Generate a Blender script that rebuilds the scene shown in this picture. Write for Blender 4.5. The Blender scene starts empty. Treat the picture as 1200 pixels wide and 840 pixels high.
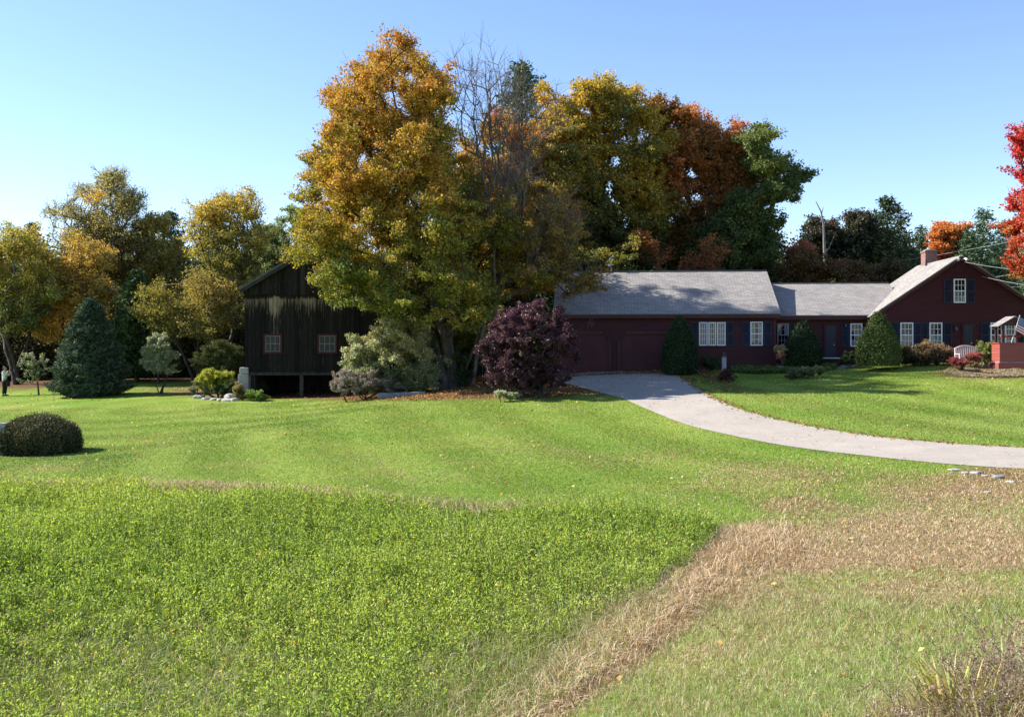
import bpy, math, random
import numpy as np
from mathutils import Vector

# ---------------------------------------------------------------- camera, sky, sun
SC = bpy.context.scene
COL = SC.collection
F = 1167.0            # focal length in photo pixels (1200 wide)
EYE = 4.0             # eye height above the datum
HOR = 400.0           # horizon row in the photograph
cd = bpy.data.cameras.new('camera'); cam = bpy.data.objects.new('camera', cd); COL.objects.link(cam)
cam.location = (0, 0, EYE); cam.rotation_euler = (math.radians(90), 0, 0)
cd.sensor_width = 36; cd.lens = 36 * F / 1200; cd.shift_y = -20 / 1200
cd.clip_start = 0.1; cd.clip_end = 3000
SC.camera = cam
SUN_EL, SUN_BACK = 36.0, 12.0      # elevation; degrees the sun stands behind the picture plane on the left
w = bpy.data.worlds.new("World"); SC.world = w; w.use_nodes = True
nt = w.node_tree; bg = nt.nodes['Background']; sky = nt.nodes.new('ShaderNodeTexSky')
sky.sky_type = 'NISHITA'; sky.sun_disc = False
sky.sun_elevation = math.radians(SUN_EL); sky.sun_rotation = math.radians(-(90 - SUN_BACK))
sky.air_density = 1.0; sky.dust_density = 0.0; sky.ozone_density = 3.0; sky.altitude = 100
tn = nt.nodes.new('ShaderNodeMix'); tn.data_type = 'RGBA'; tn.blend_type = 'MULTIPLY'; tn.inputs[0].default_value = 1; tn.inputs[7].default_value = (1.05, 1.03, 1.12, 1); nt.links.new(sky.outputs[0], tn.inputs[6]); nt.links.new(tn.outputs[2], bg.inputs[0]); bg.inputs[1].default_value = 0.098
sd = bpy.data.lights.new('sun', 'SUN'); sun = bpy.data.objects.new('sun', sd); COL.objects.link(sun)
sd.energy = 5.0; sd.angle = math.radians(0.5); sd.color = (1, 0.95, 0.86)
b, e = math.radians(SUN_BACK), math.radians(SUN_EL)
SUNDIR = Vector((-math.cos(e) * math.cos(b), math.cos(e) * math.sin(b), math.sin(e)))
sun.rotation_euler = SUNDIR.to_track_quat('Z', 'Y').to_euler()
sun.location = (-30, 20, 40)
SC.view_settings.view_transform = 'Standard'; SC.view_settings.look = 'None'
SC.view_settings.exposure = 1.15; SC.view_settings.gamma = 1
SC.render.engine = 'CYCLES'
cy = SC.cycles
cy.max_bounces = 6; cy.diffuse_bounces = 3; cy.glossy_bounces = 2; cy.transmission_bounces = 4; cy.transparent_max_bounces = 6
cy.caustics_reflective = False; cy.caustics_refractive = False

# ---------------------------------------------------------------- helpers
R = np.random.default_rng(7)
def P(px, py, D): return np.array([(px - 600) * D / F, D, EYE + (HOR - py) * D / F])
def proj(X, Y, Z): return 600 + F * X / Y, HOR + F * (EYE - Z) / Y

CP = [  # terrain: picture column, picture row, distance
 (600,840,8),(0,840,9),(300,840,8.5),(900,840,7),(1200,840,5.6),(600,700,12.2),(0,690,12.6),(600,600,18),(0,600,19),(300,610,18),
 (600,540,24.5),(0,555,25),(300,545,26),(600,500,31),(300,505,33),(0,530,32),(100,530,32),(100,490,44),(0,490,44),(0,463,58),(100,463,56),
 (0,447,70),(150,445,68),(200,462,54),(290,467,50),(400,467,48),(500,462,44),(600,466,38.5),(690,460,39.5),(640,452,42),(760,436,46),(680,437,47),
 (1000,428,46.5),(1200,424,45),(1060,425.5,45),(1400,422,44),(1190,431,42.2),(1130,431,42.6),(727,466,37.5),(840,477,33),(900,520,26.5),(1000,532,23.6),(1200,552,19.3),(1200,526,23.2),(960,503,28.5),
 (1100,620,13.6),(900,620,15.5),(1200,700,9),(1000,700,10.3),(800,700,11.4),(1200,482,32),(1000,470,34.5),(1200,443,39.3),(1000,445,41),(870,450,41),(880,437,44.5),(1500,470,34),
 (740,500,31),(740,560,22),(850,560,21),(1400,620,13),(-200,530,32),(-200,600,19),(-300,450,68),(1200,600,14.8)]
cpw = [P(a, b_, c) for a, b_, c in CP] + [np.array(q, float) for q in [
 (0,0,2.2),(3,1,2.3),(-3,1,2.2),(-12,2,1.6),(14,2,2.4),(0,-12,2.5),(20,-12,2.5),(-20,-12,2.5),(0,4,1.62),(-5,5,1.2),(3,4,1.75),
 (10,60,2.75),(25,60,2.9),(10,80,2.9),(0,60,2.2),(-10,62,1.3),(-30,90,1.0),(30,90,3.0),(60,60,3.0),(60,20,2.6),(-60,40,0.6),(-60,80,0.9),(0,110,2.2),(-60,0,0.8),(70,110,3),(-70,120,1.2)]]
CPW = np.array(cpw)
def _fit():
    A = CPW[:, :2] / 20; n = len(A)
    d = np.linalg.norm(A[:, None] - A[None], axis=2)
    K = np.where(d > 0, d**2 * np.log(d + 1e-12), 0) + 0.004 * np.eye(n)
    Pm = np.c_[np.ones(n), A]
    M = np.block([[K, Pm], [Pm.T, np.zeros((3, 3))]])
    s = np.linalg.solve(M, np.r_[CPW[:, 2], 0, 0, 0]); return A, s[:n], s[n:]
_A, _wt, _c = _fit()
def gz(x, y):
    x = np.asarray(x, float); y = np.asarray(y, float); sh = np.broadcast(x, y).shape
    xc = np.clip(np.broadcast_to(x, sh).ravel(), -70, 75) / 20; yc = np.clip(np.broadcast_to(y, sh).ravel(), -12, 115) / 20
    out = np.empty(xc.size)
    for i in range(0, xc.size, 40000):
        q = np.c_[xc[i:i+40000], yc[i:i+40000]]
        d = np.linalg.norm(q[:, None] - _A[None], axis=2)
        out[i:i+40000] = np.where(d > 0, d**2 * np.log(d + 1e-12), 0) @ _wt + _c[0] + q @ _c[1:]
    out = np.clip(out, 0.2, 3.6)
    return float(out[0]) if sh == () else out.reshape(sh)
def ground_at(px, D):               # a point on the ground D metres out in the column px
    x = (px - 600) * D / F; return Vector((x, D, gz(x, D)))
def hit(px, py):                    # where the line of sight meets the ground
    D = np.linspace(5, 75, 1401); x = (px - 600) * D / F; z = gz(x, D); zr = EYE + (HOR - py) * D / F
    k = np.argmax(zr <= z); return x[k], D[k]
def hitv(px, py):                   # the same for arrays, through a coarse table
    D = np.linspace(5, 75, 281); out = np.empty(len(px))
    for a in range(int(px.min()) - 4, int(px.max()) + 5, 4):
        k = np.abs(px - a) <= 2.001
        if k.any(): x = (a - 600) * D / F; r = HOR + F * (EYE - gz(x, D)) / D; o = np.argsort(r); out[k] = np.interp(py[k], r[o], D[o])
    return out
def inpoly(px, py, poly):
    r = np.zeros(px.shape, bool); n = len(poly)
    for i in range(n):
        x0, y0 = poly[i]; x1, y1 = poly[(i + 1) % n]
        c = (y0 > py) != (y1 > py)
        with np.errstate(divide='ignore', invalid='ignore'):
            r ^= c & (px < (x1 - x0) * (py - y0) / (y1 - y0 + 1e-9) + x0)
    return r
class Noise:
    def __init__(s, seed, scale):
        g = np.random.default_rng(seed); s.k = g.normal(size=(14, 3)) / scale * np.linspace(.6, 2.2, 14)[:, None]; s.p = g.uniform(0, 6.28, 14); s.a = 1 / np.linspace(.8, 2.4, 14)
    def __call__(s, V):
        return (np.sin(V @ s.k.T + s.p) * s.a).sum(1) / (s.a.sum() * .45)
def lerpc(stops, t):
    stops = np.array(stops, float); t = np.clip(t, 0, 1) * (len(stops) - 1); i = np.minimum(t.astype(int), len(stops) - 2); f = (t - i)[:, None]
    return stops[i] * (1 - f) + stops[i + 1] * f

def mesh_arr(name, V, Fc, mat, parent=None, col=None, uv=None, smooth=False):
    me = bpy.data.meshes.new(name); V = np.ascontiguousarray(V, np.float32); Fc = np.asarray(Fc)
    n, k = Fc.shape
    me.vertices.add(len(V)); me.vertices.foreach_set('co', V.ravel())
    me.loops.add(n * k); me.loops.foreach_set('vertex_index', Fc.astype(np.int32).ravel())
    me.polygons.add(n); me.polygons.foreach_set('loop_start', np.arange(0, n * k, k, dtype=np.int32))
    if smooth: me.polygons.foreach_set('use_smooth', np.ones(n, bool))
    me.update(calc_edges=True)
    if col is not None:
        a = me.color_attributes.new('Col', 'FLOAT_COLOR', 'POINT'); c = np.ones((len(V), 4), np.float32); c[:, :3] = col; a.data.foreach_set('color', c.ravel())
    me.materials.append(mat); o = bpy.data.objects.new(name, me); COL.objects.link(o)
    if parent: o.parent = parent
    return o
class MB:                           # collects shapes into one mesh
    def __init__(s): s.v = []; s.f = []; s.uv = {}
    def quad(s, *p, uv=None):
        n = len(s.v); s.v += [tuple(q) for q in p]; s.f.append(tuple(range(n, n + len(p))))
        if uv: s.uv[len(s.f) - 1] = uv
    def box(s, x0, x1, y0, y1, z0, z1):
        n = len(s.v); s.v += [(x, y, z) for z in (z0, z1) for y in (y0, y1) for x in (x0, x1)]
        s.f += [tuple(n + i for i in q) for q in ((0,2,3,1),(4,5,7,6),(0,1,5,4),(2,6,7,3),(0,4,6,2),(1,3,7,5))]
    def bar(s, a, b_, w_, h_):          # beam from a to b
        a, b_ = Vector(a), Vector(b_); d = (b_ - a).normalized(); sx = d.cross(Vector((0, 0, 1)))
        sx = Vector((1, 0, 0)) if sx.length < 1e-3 else sx.normalized(); up = sx.cross(d)
        n = len(s.v)
        for q in (a, b_):
            for i, j in ((-1,-1),(1,-1),(1,1),(-1,1)): s.v.append(tuple(q + sx * i * w_ / 2 + up * j * h_ / 2))
        s.f += [tuple(n + i for i in q) for q in ((0,1,2,3),(7,6,5,4),(0,4,5,1),(1,5,6,2),(2,6,7,3),(3,7,4,0))]
    def prism(s, poly, y0, y1):         # polygon in x,z extruded along y
        n = len(s.v); m = len(poly); s.v += [(x, y0, z) for x, z in poly] + [(x, y1, z) for x, z in poly]
        s.f.append(tuple(range(n, n + m))); s.f.append(tuple(range(n + 2*m - 1, n + m - 1, -1)))
        for i in range(m): j = (i + 1) % m; s.f.append((n + j, n + i, n + m + i, n + m + j))
    def tube(s, a, b_, r0, r1, k=8):
        a, b_ = Vector(a), Vector(b_); d = (b_ - a).normalized(); u = d.orthogonal().normalized(); v = d.cross(u); n = len(s.v)
        for q, r in ((a, r0), (b_, r1)):
            for i in range(k): t = 6.28318 * i / k; s.v.append(tuple(q + (u * math.cos(t) + v * math.sin(t)) * r))
        for i in range(k): j = (i + 1) % k; s.f.append((n + i, n + j, n + k + j, n + k + i))
        s.f.append(tuple(range(n + k - 1, n - 1, -1))); s.f.append(tuple(range(n + k, n + 2 * k)))
    def build(s, name, mat, parent=None, smooth=False):
        me = bpy.data.meshes.new(name); me.from_pydata(s.v, [], s.f); me.update()
        if s.uv:
            l = me.uv_layers.new(name='UVMap')
            for fi, uvs in s.uv.items():
                for li, c in zip(me.polygons[fi].loop_indices, uvs): l.data[li].uv = c
        if smooth:
            for p in me.polygons: p.use_smooth = True
        me.materials.append(mat); o = bpy.data.objects.new(name, me); COL.objects.link(o)
        if parent: o.parent = parent
        return o
def tag(o, label=None, cat=None, group=None, kind=None):
    if label: o['label'] = label
    if cat: o['category'] = cat
    if group: o['group'] = group
    if kind: o['kind'] = kind
    return o
def empty(name, loc, label, cat, group=None, rz=0):
    o = bpy.data.objects.new(name, None); COL.objects.link(o); o.location = loc; o.rotation_euler = (0, 0, rz); o.empty_display_size = .3
    return tag(o, label, cat, group)

# ---------------------------------------------------------------- materials
def newmat(name):
    m = bpy.data.materials.new(name); m.use_nodes = True; t = m.node_tree; t.nodes.clear()
    out = t.nodes.new('ShaderNodeOutputMaterial'); return m, t, out
def nd(t, kind, **kw):
    n = t.nodes.new('ShaderNode' + kind)
    for k, v in kw.items():
        if k.startswith('_'): setattr(n, k[1:], v)
        else: n.inputs[k].default_value = v
    return n
def noise_node(t, scale, detail=4, rough=.6, vec=None, stretch=None, coord='Object'):
    tc = nd(t, 'TexCoord'); mp = nd(t, 'Mapping'); t.links.new(tc.outputs[coord], mp.inputs[0])
    if stretch: mp.inputs['Scale'].default_value = stretch
    n = nd(t, 'TexNoise', Scale=scale, Detail=detail, Roughness=rough); t.links.new(mp.outputs[0], n.inputs['Vector']); return n
def ramp(t, src, stops):
    r = nd(t, 'ValToRGB'); el = r.color_ramp.elements
    while len(el) < len(stops): el.new(.5)
    for q, (p, c) in zip(el, stops): q.position = p; q.color = (*c, 1) if len(c) == 3 else c
    t.links.new(src, r.inputs[0]); return r
def plain(name, c1, c2, scale=3, rough=.8, stretch=None, bump=0, spec=.3, metal=0):
    m, t, out = newmat(name); p = nd(t, 'BsdfPrincipled', Roughness=rough, Metallic=metal); p.inputs['Specular IOR Level'].default_value = spec
    n = noise_node(t, scale, 5, .65, stretch=stretch); r = ramp(t, n.outputs[0], [(.35, c1), (.65, c2)])
    t.links.new(r.outputs[0], p.inputs['Base Color']); t.links.new(p.outputs[0], out.inputs[0])
    if bump:
        bn = nd(t, 'Bump', Strength=bump, Distance=.02); t.links.new(n.outputs[0], bn.inputs['Height']); t.links.new(bn.outputs[0], p.inputs['Normal'])
    return m
def leafmat(name, trans=.40, gloss=.025, rough=.6, tint=(1, 1, 1)):
    m, t, out = newmat(name); a = nd(t, 'Attribute', _attribute_name='Col')
    d = nd(t, 'BsdfDiffuse'); tr = nd(t, 'BsdfTranslucent'); g = nd(t, 'BsdfGlossy', Roughness=rough); g.inputs[0].default_value = (1, 1, 1, 1)
    mx = nd(t, 'MixShader', Fac=trans); m2 = nd(t, 'MixShader', Fac=gloss)
    mu = nd(t, 'Mix', _data_type='RGBA', _blend_type='MULTIPLY'); mu.inputs[0].default_value = 1
    mu.inputs[7].default_value = (1.25, 1.15, .7, 1)
    t.links.new(a.outputs['Color'], d.inputs[0]); t.links.new(a.outputs['Color'], mu.inputs[6]); t.links.new(mu.outputs[2], tr.inputs[0])
    t.links.new(d.outputs[0], mx.inputs[1]); t.links.new(tr.outputs[0], mx.inputs[2]); t.links.new(mx.outputs[0], m2.inputs[1]); t.links.new(g.outputs[0], m2.inputs[2])
    t.links.new(m2.outputs[0], out.inputs[0]); return m
M = {}
M['leaf'] = leafmat('leaf'); M['needle'] = leafmat('needle', .12, .02, .6); M['gloss_leaf'] = leafmat('glossy_leaf', .25, .05, .5)
M['meadow_leaf'] = leafmat('meadow_leaf', .5, .02, .6)
M['grass'] = leafmat('grass_blade', .3, .03, .55)
M['bark'] = plain('bark', (.03, .024, .019), (.095, .078, .064), 6, .95, (1, 1, .25), .6)
M['dark_pane'] = plain('dark_pane', (.010, .010, .011), (.028, .027, .028), 5, .35)  # opaque pane: the unlit barn behind it is put into the colour
M['garage_door'] = plain('garage_door_paint', (.052, .011, .015), (.066, .014, .019), 1.5, .6)
M['twig_bark'] = plain('twig_bark', (.075, .060, .052), (.19, .155, .135), 5, .9, (1, 1, .25), .5)
M['grey_bark'] = plain('grey_bark', (.13, .115, .105), (.30, .27, .25), 6, .9, (1, 1, .25), .5)
M['siding'] = plain('red_clapboard', (.038, .0055, .009), (.056, .0085, .0125), 1.3, .65, (.4, .4, 3))
M['bright_siding'] = plain('well_clapboard', (.24, .062, .046), (.31, .085, .064), 1.6, .6, (.4, .4, 3))
M['dark_trim'] = plain('dark_red_trim', (.05, .014, .016), (.07, .02, .022), 2, .6)
M['shutter'] = plain('dark_blue_paint', (.012, .014, .03), (.02, .022, .045), 3, .55)
M['door'] = plain('door_paint', (.02, .02, .035), (.03, .03, .05), 3, .5)
M['white'] = plain('white_paint', (.62, .66, .74), (.76, .78, .82), 4, .5)
M['bench'] = plain('bench_paint', (.62, .50, .48), (.75, .64, .60), 8, .7)
M['brick'] = None
M['granite'] = plain('granite', (.22, .21, .20), (.42, .40, .37), 14, .85, None, .5)
M['blue_stone'] = plain('slab_stone', (.17, .18, .20), (.27, .28, .29), 9, .85, None, .3)
M['fieldstone'] = plain('fieldstone', (.25, .23, .21), (.5, .47, .44), 9, .85, None, .5)
M['metal'] = plain('galvanised', (.35, .35, .36), (.5, .5, .52), 20, .4, None, 0, .5, .7)
M['wire'] = plain('cable', (.25, .25, .25), (.38, .38, .38), 2, .4)
M['post'] = plain('weathered_post', (.22, .21, .24), (.34, .33, .36), 6, .85, (1, 1, .15), .3)
M['dark_metal'] = plain('dark_metal', (.015, .015, .02), (.03, .03, .035), 9, .4)
M['room_shade'] = plain('shade_backing', (.006, .006, .007), (.012, .011, .011), 2, .9)  # near-black sheet behind the panes; the unlit room is painted into its colour
M['curtain'] = plain('sheer_curtain', (.28, .32, .34), (.5, .54, .56), 2.5, .9, (14, 1, 1))
M['gold_curtain'] = plain('gold_curtain', (.30, .20, .08), (.55, .40, .2), 2.5, .9, (14, 1, 1))
def glass():
    m, t, out = newmat('window_glass'); tr = nd(t, 'BsdfTransparent'); g = nd(t, 'BsdfGlossy', Roughness=.03); fr = nd(t, 'Fresnel', IOR=1.5); mx = nd(t, 'MixShader')
    tr.inputs[0].default_value = (.8, .85, .85, 1)
    n = noise_node(t, 3, 2); bn = nd(t, 'Bump', Strength=.08, Distance=.02); t.links.new(n.outputs[0], bn.inputs['Height']); t.links.new(bn.outputs[0], g.inputs['Normal'])
    t.links.new(fr.outputs[0], mx.inputs[0]); t.links.new(tr.outputs[0], mx.inputs[1]); t.links.new(g.outputs[0], mx.inputs[2]); t.links.new(mx.outputs[0], out.inputs[0]); return m
M['glass'] = glass()
def shingles(name, c1, c2, mortar, bw, rh, coord='UV', bias=0):
    m, t, out = newmat(name); p = nd(t, 'BsdfPrincipled', Roughness=.9); p.inputs['Specular IOR Level'].default_value = .2
    tc = nd(t, 'TexCoord'); br = nd(t, 'TexBrick', Scale=1.0); br.inputs['Mortar Size'].default_value = .012; br.inputs['Brick Width'].default_value = bw; br.inputs['Row Height'].default_value = rh
    br.inputs['Color1'].default_value = (*c1, 1); br.inputs['Color2'].default_value = (*c2, 1); br.inputs['Mortar'].default_value = (*mortar, 1); br.inputs['Bias'].default_value = bias
    t.links.new(tc.outputs[coord], br.inputs[0])
    n = nd(t, 'TexNoise', Scale=.6, Detail=5, Roughness=.6); t.links.new(tc.outputs[coord], n.inputs[0]); r = ramp(t, n.outputs[0], [(.3, (.84, .84, .84)), (.7, (1.12, 1.1, 1.08))])
    n2 = nd(t, 'TexNoise', Scale=14, Detail=3, Roughness=.7); mp = nd(t, 'Mapping'); mp.inputs['Scale'].default_value = (.22, 1.3, 1); t.links.new(tc.outputs[coord], mp.inputs[0]); t.links.new(mp.outputs[0], n2.inputs[0]); r2 = ramp(t, n2.outputs[0], [(.3, (.80, .80, .82)), (.7, (1.18, 1.18, 1.16))])
    mu = nd(t, 'Mix', _data_type='RGBA', _blend_type='MULTIPLY'); mu.inputs[0].default_value = 1; mu2 = nd(t, 'Mix', _data_type='RGBA', _blend_type='MULTIPLY'); mu2.inputs[0].default_value = 1
    t.links.new(br.outputs[0], mu.inputs[6]); t.links.new(r.outputs[0], mu.inputs[7]); t.links.new(mu.outputs[2], mu2.inputs[6]); t.links.new(r2.outputs[0], mu2.inputs[7])
    t.links.new(mu2.outputs[2], p.inputs['Base Color'])
    bn = nd(t, 'Bump', Strength=.5, Distance=.01); t.links.new(n2.outputs[0], bn.inputs['Height']); t.links.new(bn.outputs[0], p.inputs['Normal'])
    t.links.new(p.outputs[0], out.inputs[0]); return m
M['shingle'] = shingles('asphalt_shingle', (.255, .235, .222), (.34, .318, .30), (.165, .155, .15), .32, .14)
M['brick'] = shingles('chimney_brick', (.20, .075, .06), (.28, .11, .09), (.25, .22, .2), .21, .07)
def barn_mat():
    m, t, out = newmat('barn_boards'); p = nd(t, 'BsdfPrincipled', Roughness=.9); p.inputs['Specular IOR Level'].default_value = .15
    a = nd(t, 'Attribute', _attribute_name='Col'); sep = nd(t, 'SeparateColor'); t.links.new(a.outputs['Color'], sep.inputs[0])
    n = noise_node(t, 3.0, 6, .7, stretch=(3.2, 1, .30)); n2 = noise_node(t, 20, 3, .6, stretch=(2, 1, .1))
    dark = ramp(t, n2.outputs[0], [(.3, (.007, .006, .006)), (.6, (.018, .0155, .015)), (.8, (.065, .056, .050))])
    light = ramp(t, n2.outputs[0], [(.3, (.10, .065, .042)), (.7, (.28, .225, .175))])
    ad = nd(t, 'Math', _operation='ADD'); t.links.new(sep.outputs[0], ad.inputs[0])    # R: how weathered the board is there
    sb = nd(t, 'Math', _operation='SUBTRACT'); t.links.new(n.outputs[0], sb.inputs[0]); sb.inputs[1].default_value = .5
    ml = nd(t, 'Math', _operation='MULTIPLY'); t.links.new(sb.outputs[0], ml.inputs[0]); ml.inputs[1].default_value = 2.2; t.links.new(ml.outputs[0], ad.inputs[1])
    r = ramp(t, ad.outputs[0], [(.40, (0, 0, 0)), (.68, (1, 1, 1))])
    mx = nd(t, 'Mix', _data_type='RGBA'); t.links.new(r.outputs[0], mx.inputs[0]); t.links.new(dark.outputs[0], mx.inputs[6]); t.links.new(light.outputs[0], mx.inputs[7])
    mu = nd(t, 'Mix', _data_type='RGBA', _blend_type='MULTIPLY'); mu.inputs[0].default_value = 1; cb = nd(t, 'CombineColor')
    for i in range(3): t.links.new(sep.outputs[1], cb.inputs[i])
    t.links.new(mx.outputs[2], mu.inputs[6]); t.links.new(cb.outputs[0], mu.inputs[7]); t.links.new(mu.outputs[2], p.inputs['Base Color'])
    bn = nd(t, 'Bump', Strength=.4, Distance=.01); t.links.new(n2.outputs[0], bn.inputs['Height']); t.links.new(bn.outputs[0], p.inputs['Normal'])
    t.links.new(p.outputs[0], out.inputs[0]); return m
M['barn'] = barn_mat()
M['barn_dark'] = plain('old_dark_wood', (.02, .02, .024), (.05, .048, .05), 5, .9, (1, 1, .2))
M['barn_roof'] = plain('barn_roofing', (.07, .068, .07), (.13, .125, .12), 5, .85)

# ---------------------------------------------------------------- ground
def soft(px, py, blobs):
    o = np.zeros(px.shape)
    for cx, cyy, rx, ry, ang, amp in blobs:
        a = math.radians(ang); dx, dy = px - cx, py - cyy; u = (dx * math.cos(a) + dy * math.sin(a)) / rx; v = (-dx * math.sin(a) + dy * math.cos(a)) / ry
        o = np.maximum(o, amp * np.clip((1.75 - np.sqrt(u * u + v * v)) / 1.1, 0, 1))
    return o
DRY = [(745,738,185,30,-37,1.0),(640,810,120,38,-30,.8),(860,645,70,24,-15,.95),(1010,630,180,36,0,.84),(1120,580,95,24,4,.74),(935,588,75,13,5,.7),(1090,690,85,19,0,.62),(960,660,70,16,-8,.8),(1130,640,100,28,3,.85),(560,775,110,26,-20,.4),(960,725,150,50,-20,.24),(840,800,110,45,-30,.28),(610,765,140,36,-36,.5),(890,682,60,30,-30,.6),(930,700,90,30,-15,.42),(800,620,60,10,0,.4),(880,560,120,14,4,.3),(1190,600,60,50,0,.6),
       (60,570,90,3,0,.62),(270,575,120,3,3,.6),(420,585,90,3.5,5,.45),(600,597,150,10,3,.5),(740,612,90,9,3,.55),(930,740,70,16,-20,.35),(840,760,90,18,-30,.35),(1240,760,60,30,0,.5)]
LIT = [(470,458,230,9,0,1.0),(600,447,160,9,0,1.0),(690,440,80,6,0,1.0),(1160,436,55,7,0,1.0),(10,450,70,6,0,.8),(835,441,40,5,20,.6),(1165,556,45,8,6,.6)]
MEAD = [(-300,572),(0,572),(250,577),(450,590),(620,600),(760,612),(845,620),(835,640),(770,690),(700,712),(640,735),(560,765),(500,800),(430,845),(400,1200),(-300,1200)]
def zones(X, Y, Z):
    ok = Y > 4; Ys = np.where(ok, Y, 4); px, py = proj(X, Ys, Z)
    V = np.c_[X.ravel(), Y.ravel(), 0 * X.ravel()]; nz = NZ(V).reshape(X.shape); nz2 = NZ2(V).reshape(X.shape)
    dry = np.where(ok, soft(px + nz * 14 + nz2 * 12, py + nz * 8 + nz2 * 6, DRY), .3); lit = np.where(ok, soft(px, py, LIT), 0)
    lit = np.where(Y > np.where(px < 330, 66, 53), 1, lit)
    mead = np.where(ok & inpoly(px, py, MEAD), 1.0, 0)
    return np.clip(dry + .12 * nz * (dry > .05), 0, 1), lit, mead, px, py
NZ = Noise(3, 1.6); NZ2 = Noise(4, .5)
xs = np.concatenate([-np.geomspace(800, 26, 24), np.arange(-25.5, 30, .3), np.geomspace(31, 800, 24)])
ys = np.concatenate([[-40, -30, -22, -16, -12, -9, -6, -4, -2, 0, 1, 2, 3], np.arange(3.5, 16, .16), np.arange(16, 75, .4), np.geomspace(76, 2500, 40)])
GX, GY = np.meshgrid(xs, ys); GZ = gz(GX, GY)
dr, li, md, _, _ = zones(GX, GY, GZ)
nx, ny = len(xs), len(ys)
idx = (np.arange(ny - 1)[:, None] * nx + np.arange(nx - 1)[None]).ravel()
Fg = np.c_[idx, idx + 1, idx + nx + 1, idx + nx]
NMW = Noise(33, 5)
def mow_at(x, y):
    E_ = np.concatenate([EL0, [[-4., 47], [-9, 46], [-16, 47]]]); dd = np.full(x.shape, 1e9)
    for q in E_: dd = np.minimum(dd, np.hypot(x - q[0], y - q[1]))
    return np.tanh(2.0 * np.sin(6.283 * dd / 2.9 + 1.1 * NMW(np.c_[x, y, 0 * x]))) * np.clip((y - 16) / 6, 0, 1)
EL0 = np.array([hit(*q) for q in [(646,437.5),(668,452),(690,457),(708,461),(727,465.5),(740,472),(753,478),(766,484),(779,489),(794,495),(809,500),(832,505),(857,510.5),(878,515),(900,519.5),(930,524),(965,529),(1000,533),(1050,539),(1100,544),(1150,548),(1200,551)]])
def ground_mat():
    m, t, out = newmat('lawn_and_soil'); p = nd(t, 'BsdfPrincipled', Roughness=.95); p.inputs['Specular IOR Level'].default_value = .1
    a = nd(t, 'Attribute', _attribute_name='Col'); sep = nd(t, 'SeparateColor'); t.links.new(a.outputs['Color'], sep.inputs[0])
    big = noise_node(t, .35, 4, .6); mid = noise_node(t, 2.2, 6, .7); fine = noise_node(t, 22, 5, .75); stripe = noise_node(t, 1.0, 3, .5, stretch=(.3, .35, 1))
    g1 = ramp(t, fine.outputs[0], [(.28, (.10, .155, .018)), (.5, (.18, .25, .032)), (.72, (.27, .335, .06))])
    g2 = ramp(t, stripe.outputs[0], [(.38, (.82, .92, .75)), (.62, (1.18, 1.08, 1.3))])
    g3 = ramp(t, big.outputs[0], [(.35, (.88, .98, .85)), (.65, (1.12, 1.02, 1.15))])
    def mul(x, y):
        q = nd(t, 'Mix', _data_type='RGBA', _blend_type='MULTIPLY'); q.inputs[0].default_value = 1; t.links.new(x, q.inputs[6]); t.links.new(y, q.inputs[7]); return q.outputs[2]
    mw = nd(t, 'Attribute', _attribute_name='Mow')
    lawn = mul(mul(mul(g1.outputs[0], g2.outputs[0]), g3.outputs[0]), mw.outputs['Color'])
    dryc = ramp(t, fine.outputs[0], [(.28, (.13, .08, .042)), (.5, (.28, .20, .115)), (.72, (.46, .36, .22))])
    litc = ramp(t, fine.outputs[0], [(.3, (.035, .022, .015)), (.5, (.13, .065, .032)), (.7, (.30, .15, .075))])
    meadc = ramp(t, fine.outputs[0], [(.3, (.05, .07, .012)), (.7, (.15, .18, .035))])
    def zmix(base, top, ch):
        s = nd(t, 'Math', _operation='MULTIPLY_ADD'); t.links.new(mid.outputs[0], s.inputs[0]); s.inputs[1].default_value = .9; s.inputs[2].default_value = -.45
        ad = nd(t, 'Math', _operation='ADD'); t.links.new(sep.outputs[ch], ad.inputs[0]); t.links.new(s.outputs[0], ad.inputs[1])
        r = ramp(t, ad.outputs[0], [(.25, (0, 0, 0)), (.72, (1, 1, 1))])
        q = nd(t, 'Mix', _data_type='RGBA'); t.links.new(r.outputs[0], q.inputs[0]); t.links.new(base, q.inputs[6]); t.links.new(top, q.inputs[7]); return q.outputs[2]
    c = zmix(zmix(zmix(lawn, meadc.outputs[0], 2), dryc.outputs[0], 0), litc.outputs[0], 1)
    t.links.new(c, p.inputs['Base Color'])
    bn = nd(t, 'Bump', Strength=.7, Distance=.05); t.links.new(fine.outputs[0], bn.inputs['Height']); t.links.new(bn.outputs[0], p.inputs['Normal'])
    t.links.new(p.outputs[0], out.inputs[0]); return m
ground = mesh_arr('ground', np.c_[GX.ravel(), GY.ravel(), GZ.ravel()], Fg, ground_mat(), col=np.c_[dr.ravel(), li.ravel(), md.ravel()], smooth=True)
tag(ground, kind='structure')
_a = ground.data.color_attributes.new('Mow', 'FLOAT_COLOR', 'POINT'); _m = 1 + .09 * mow_at(GX.ravel(), GY.ravel()); _a.data.foreach_set('color', np.c_[_m, _m, _m ** 2, np.ones(len(_m))].astype(np.float32).ravel())

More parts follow.
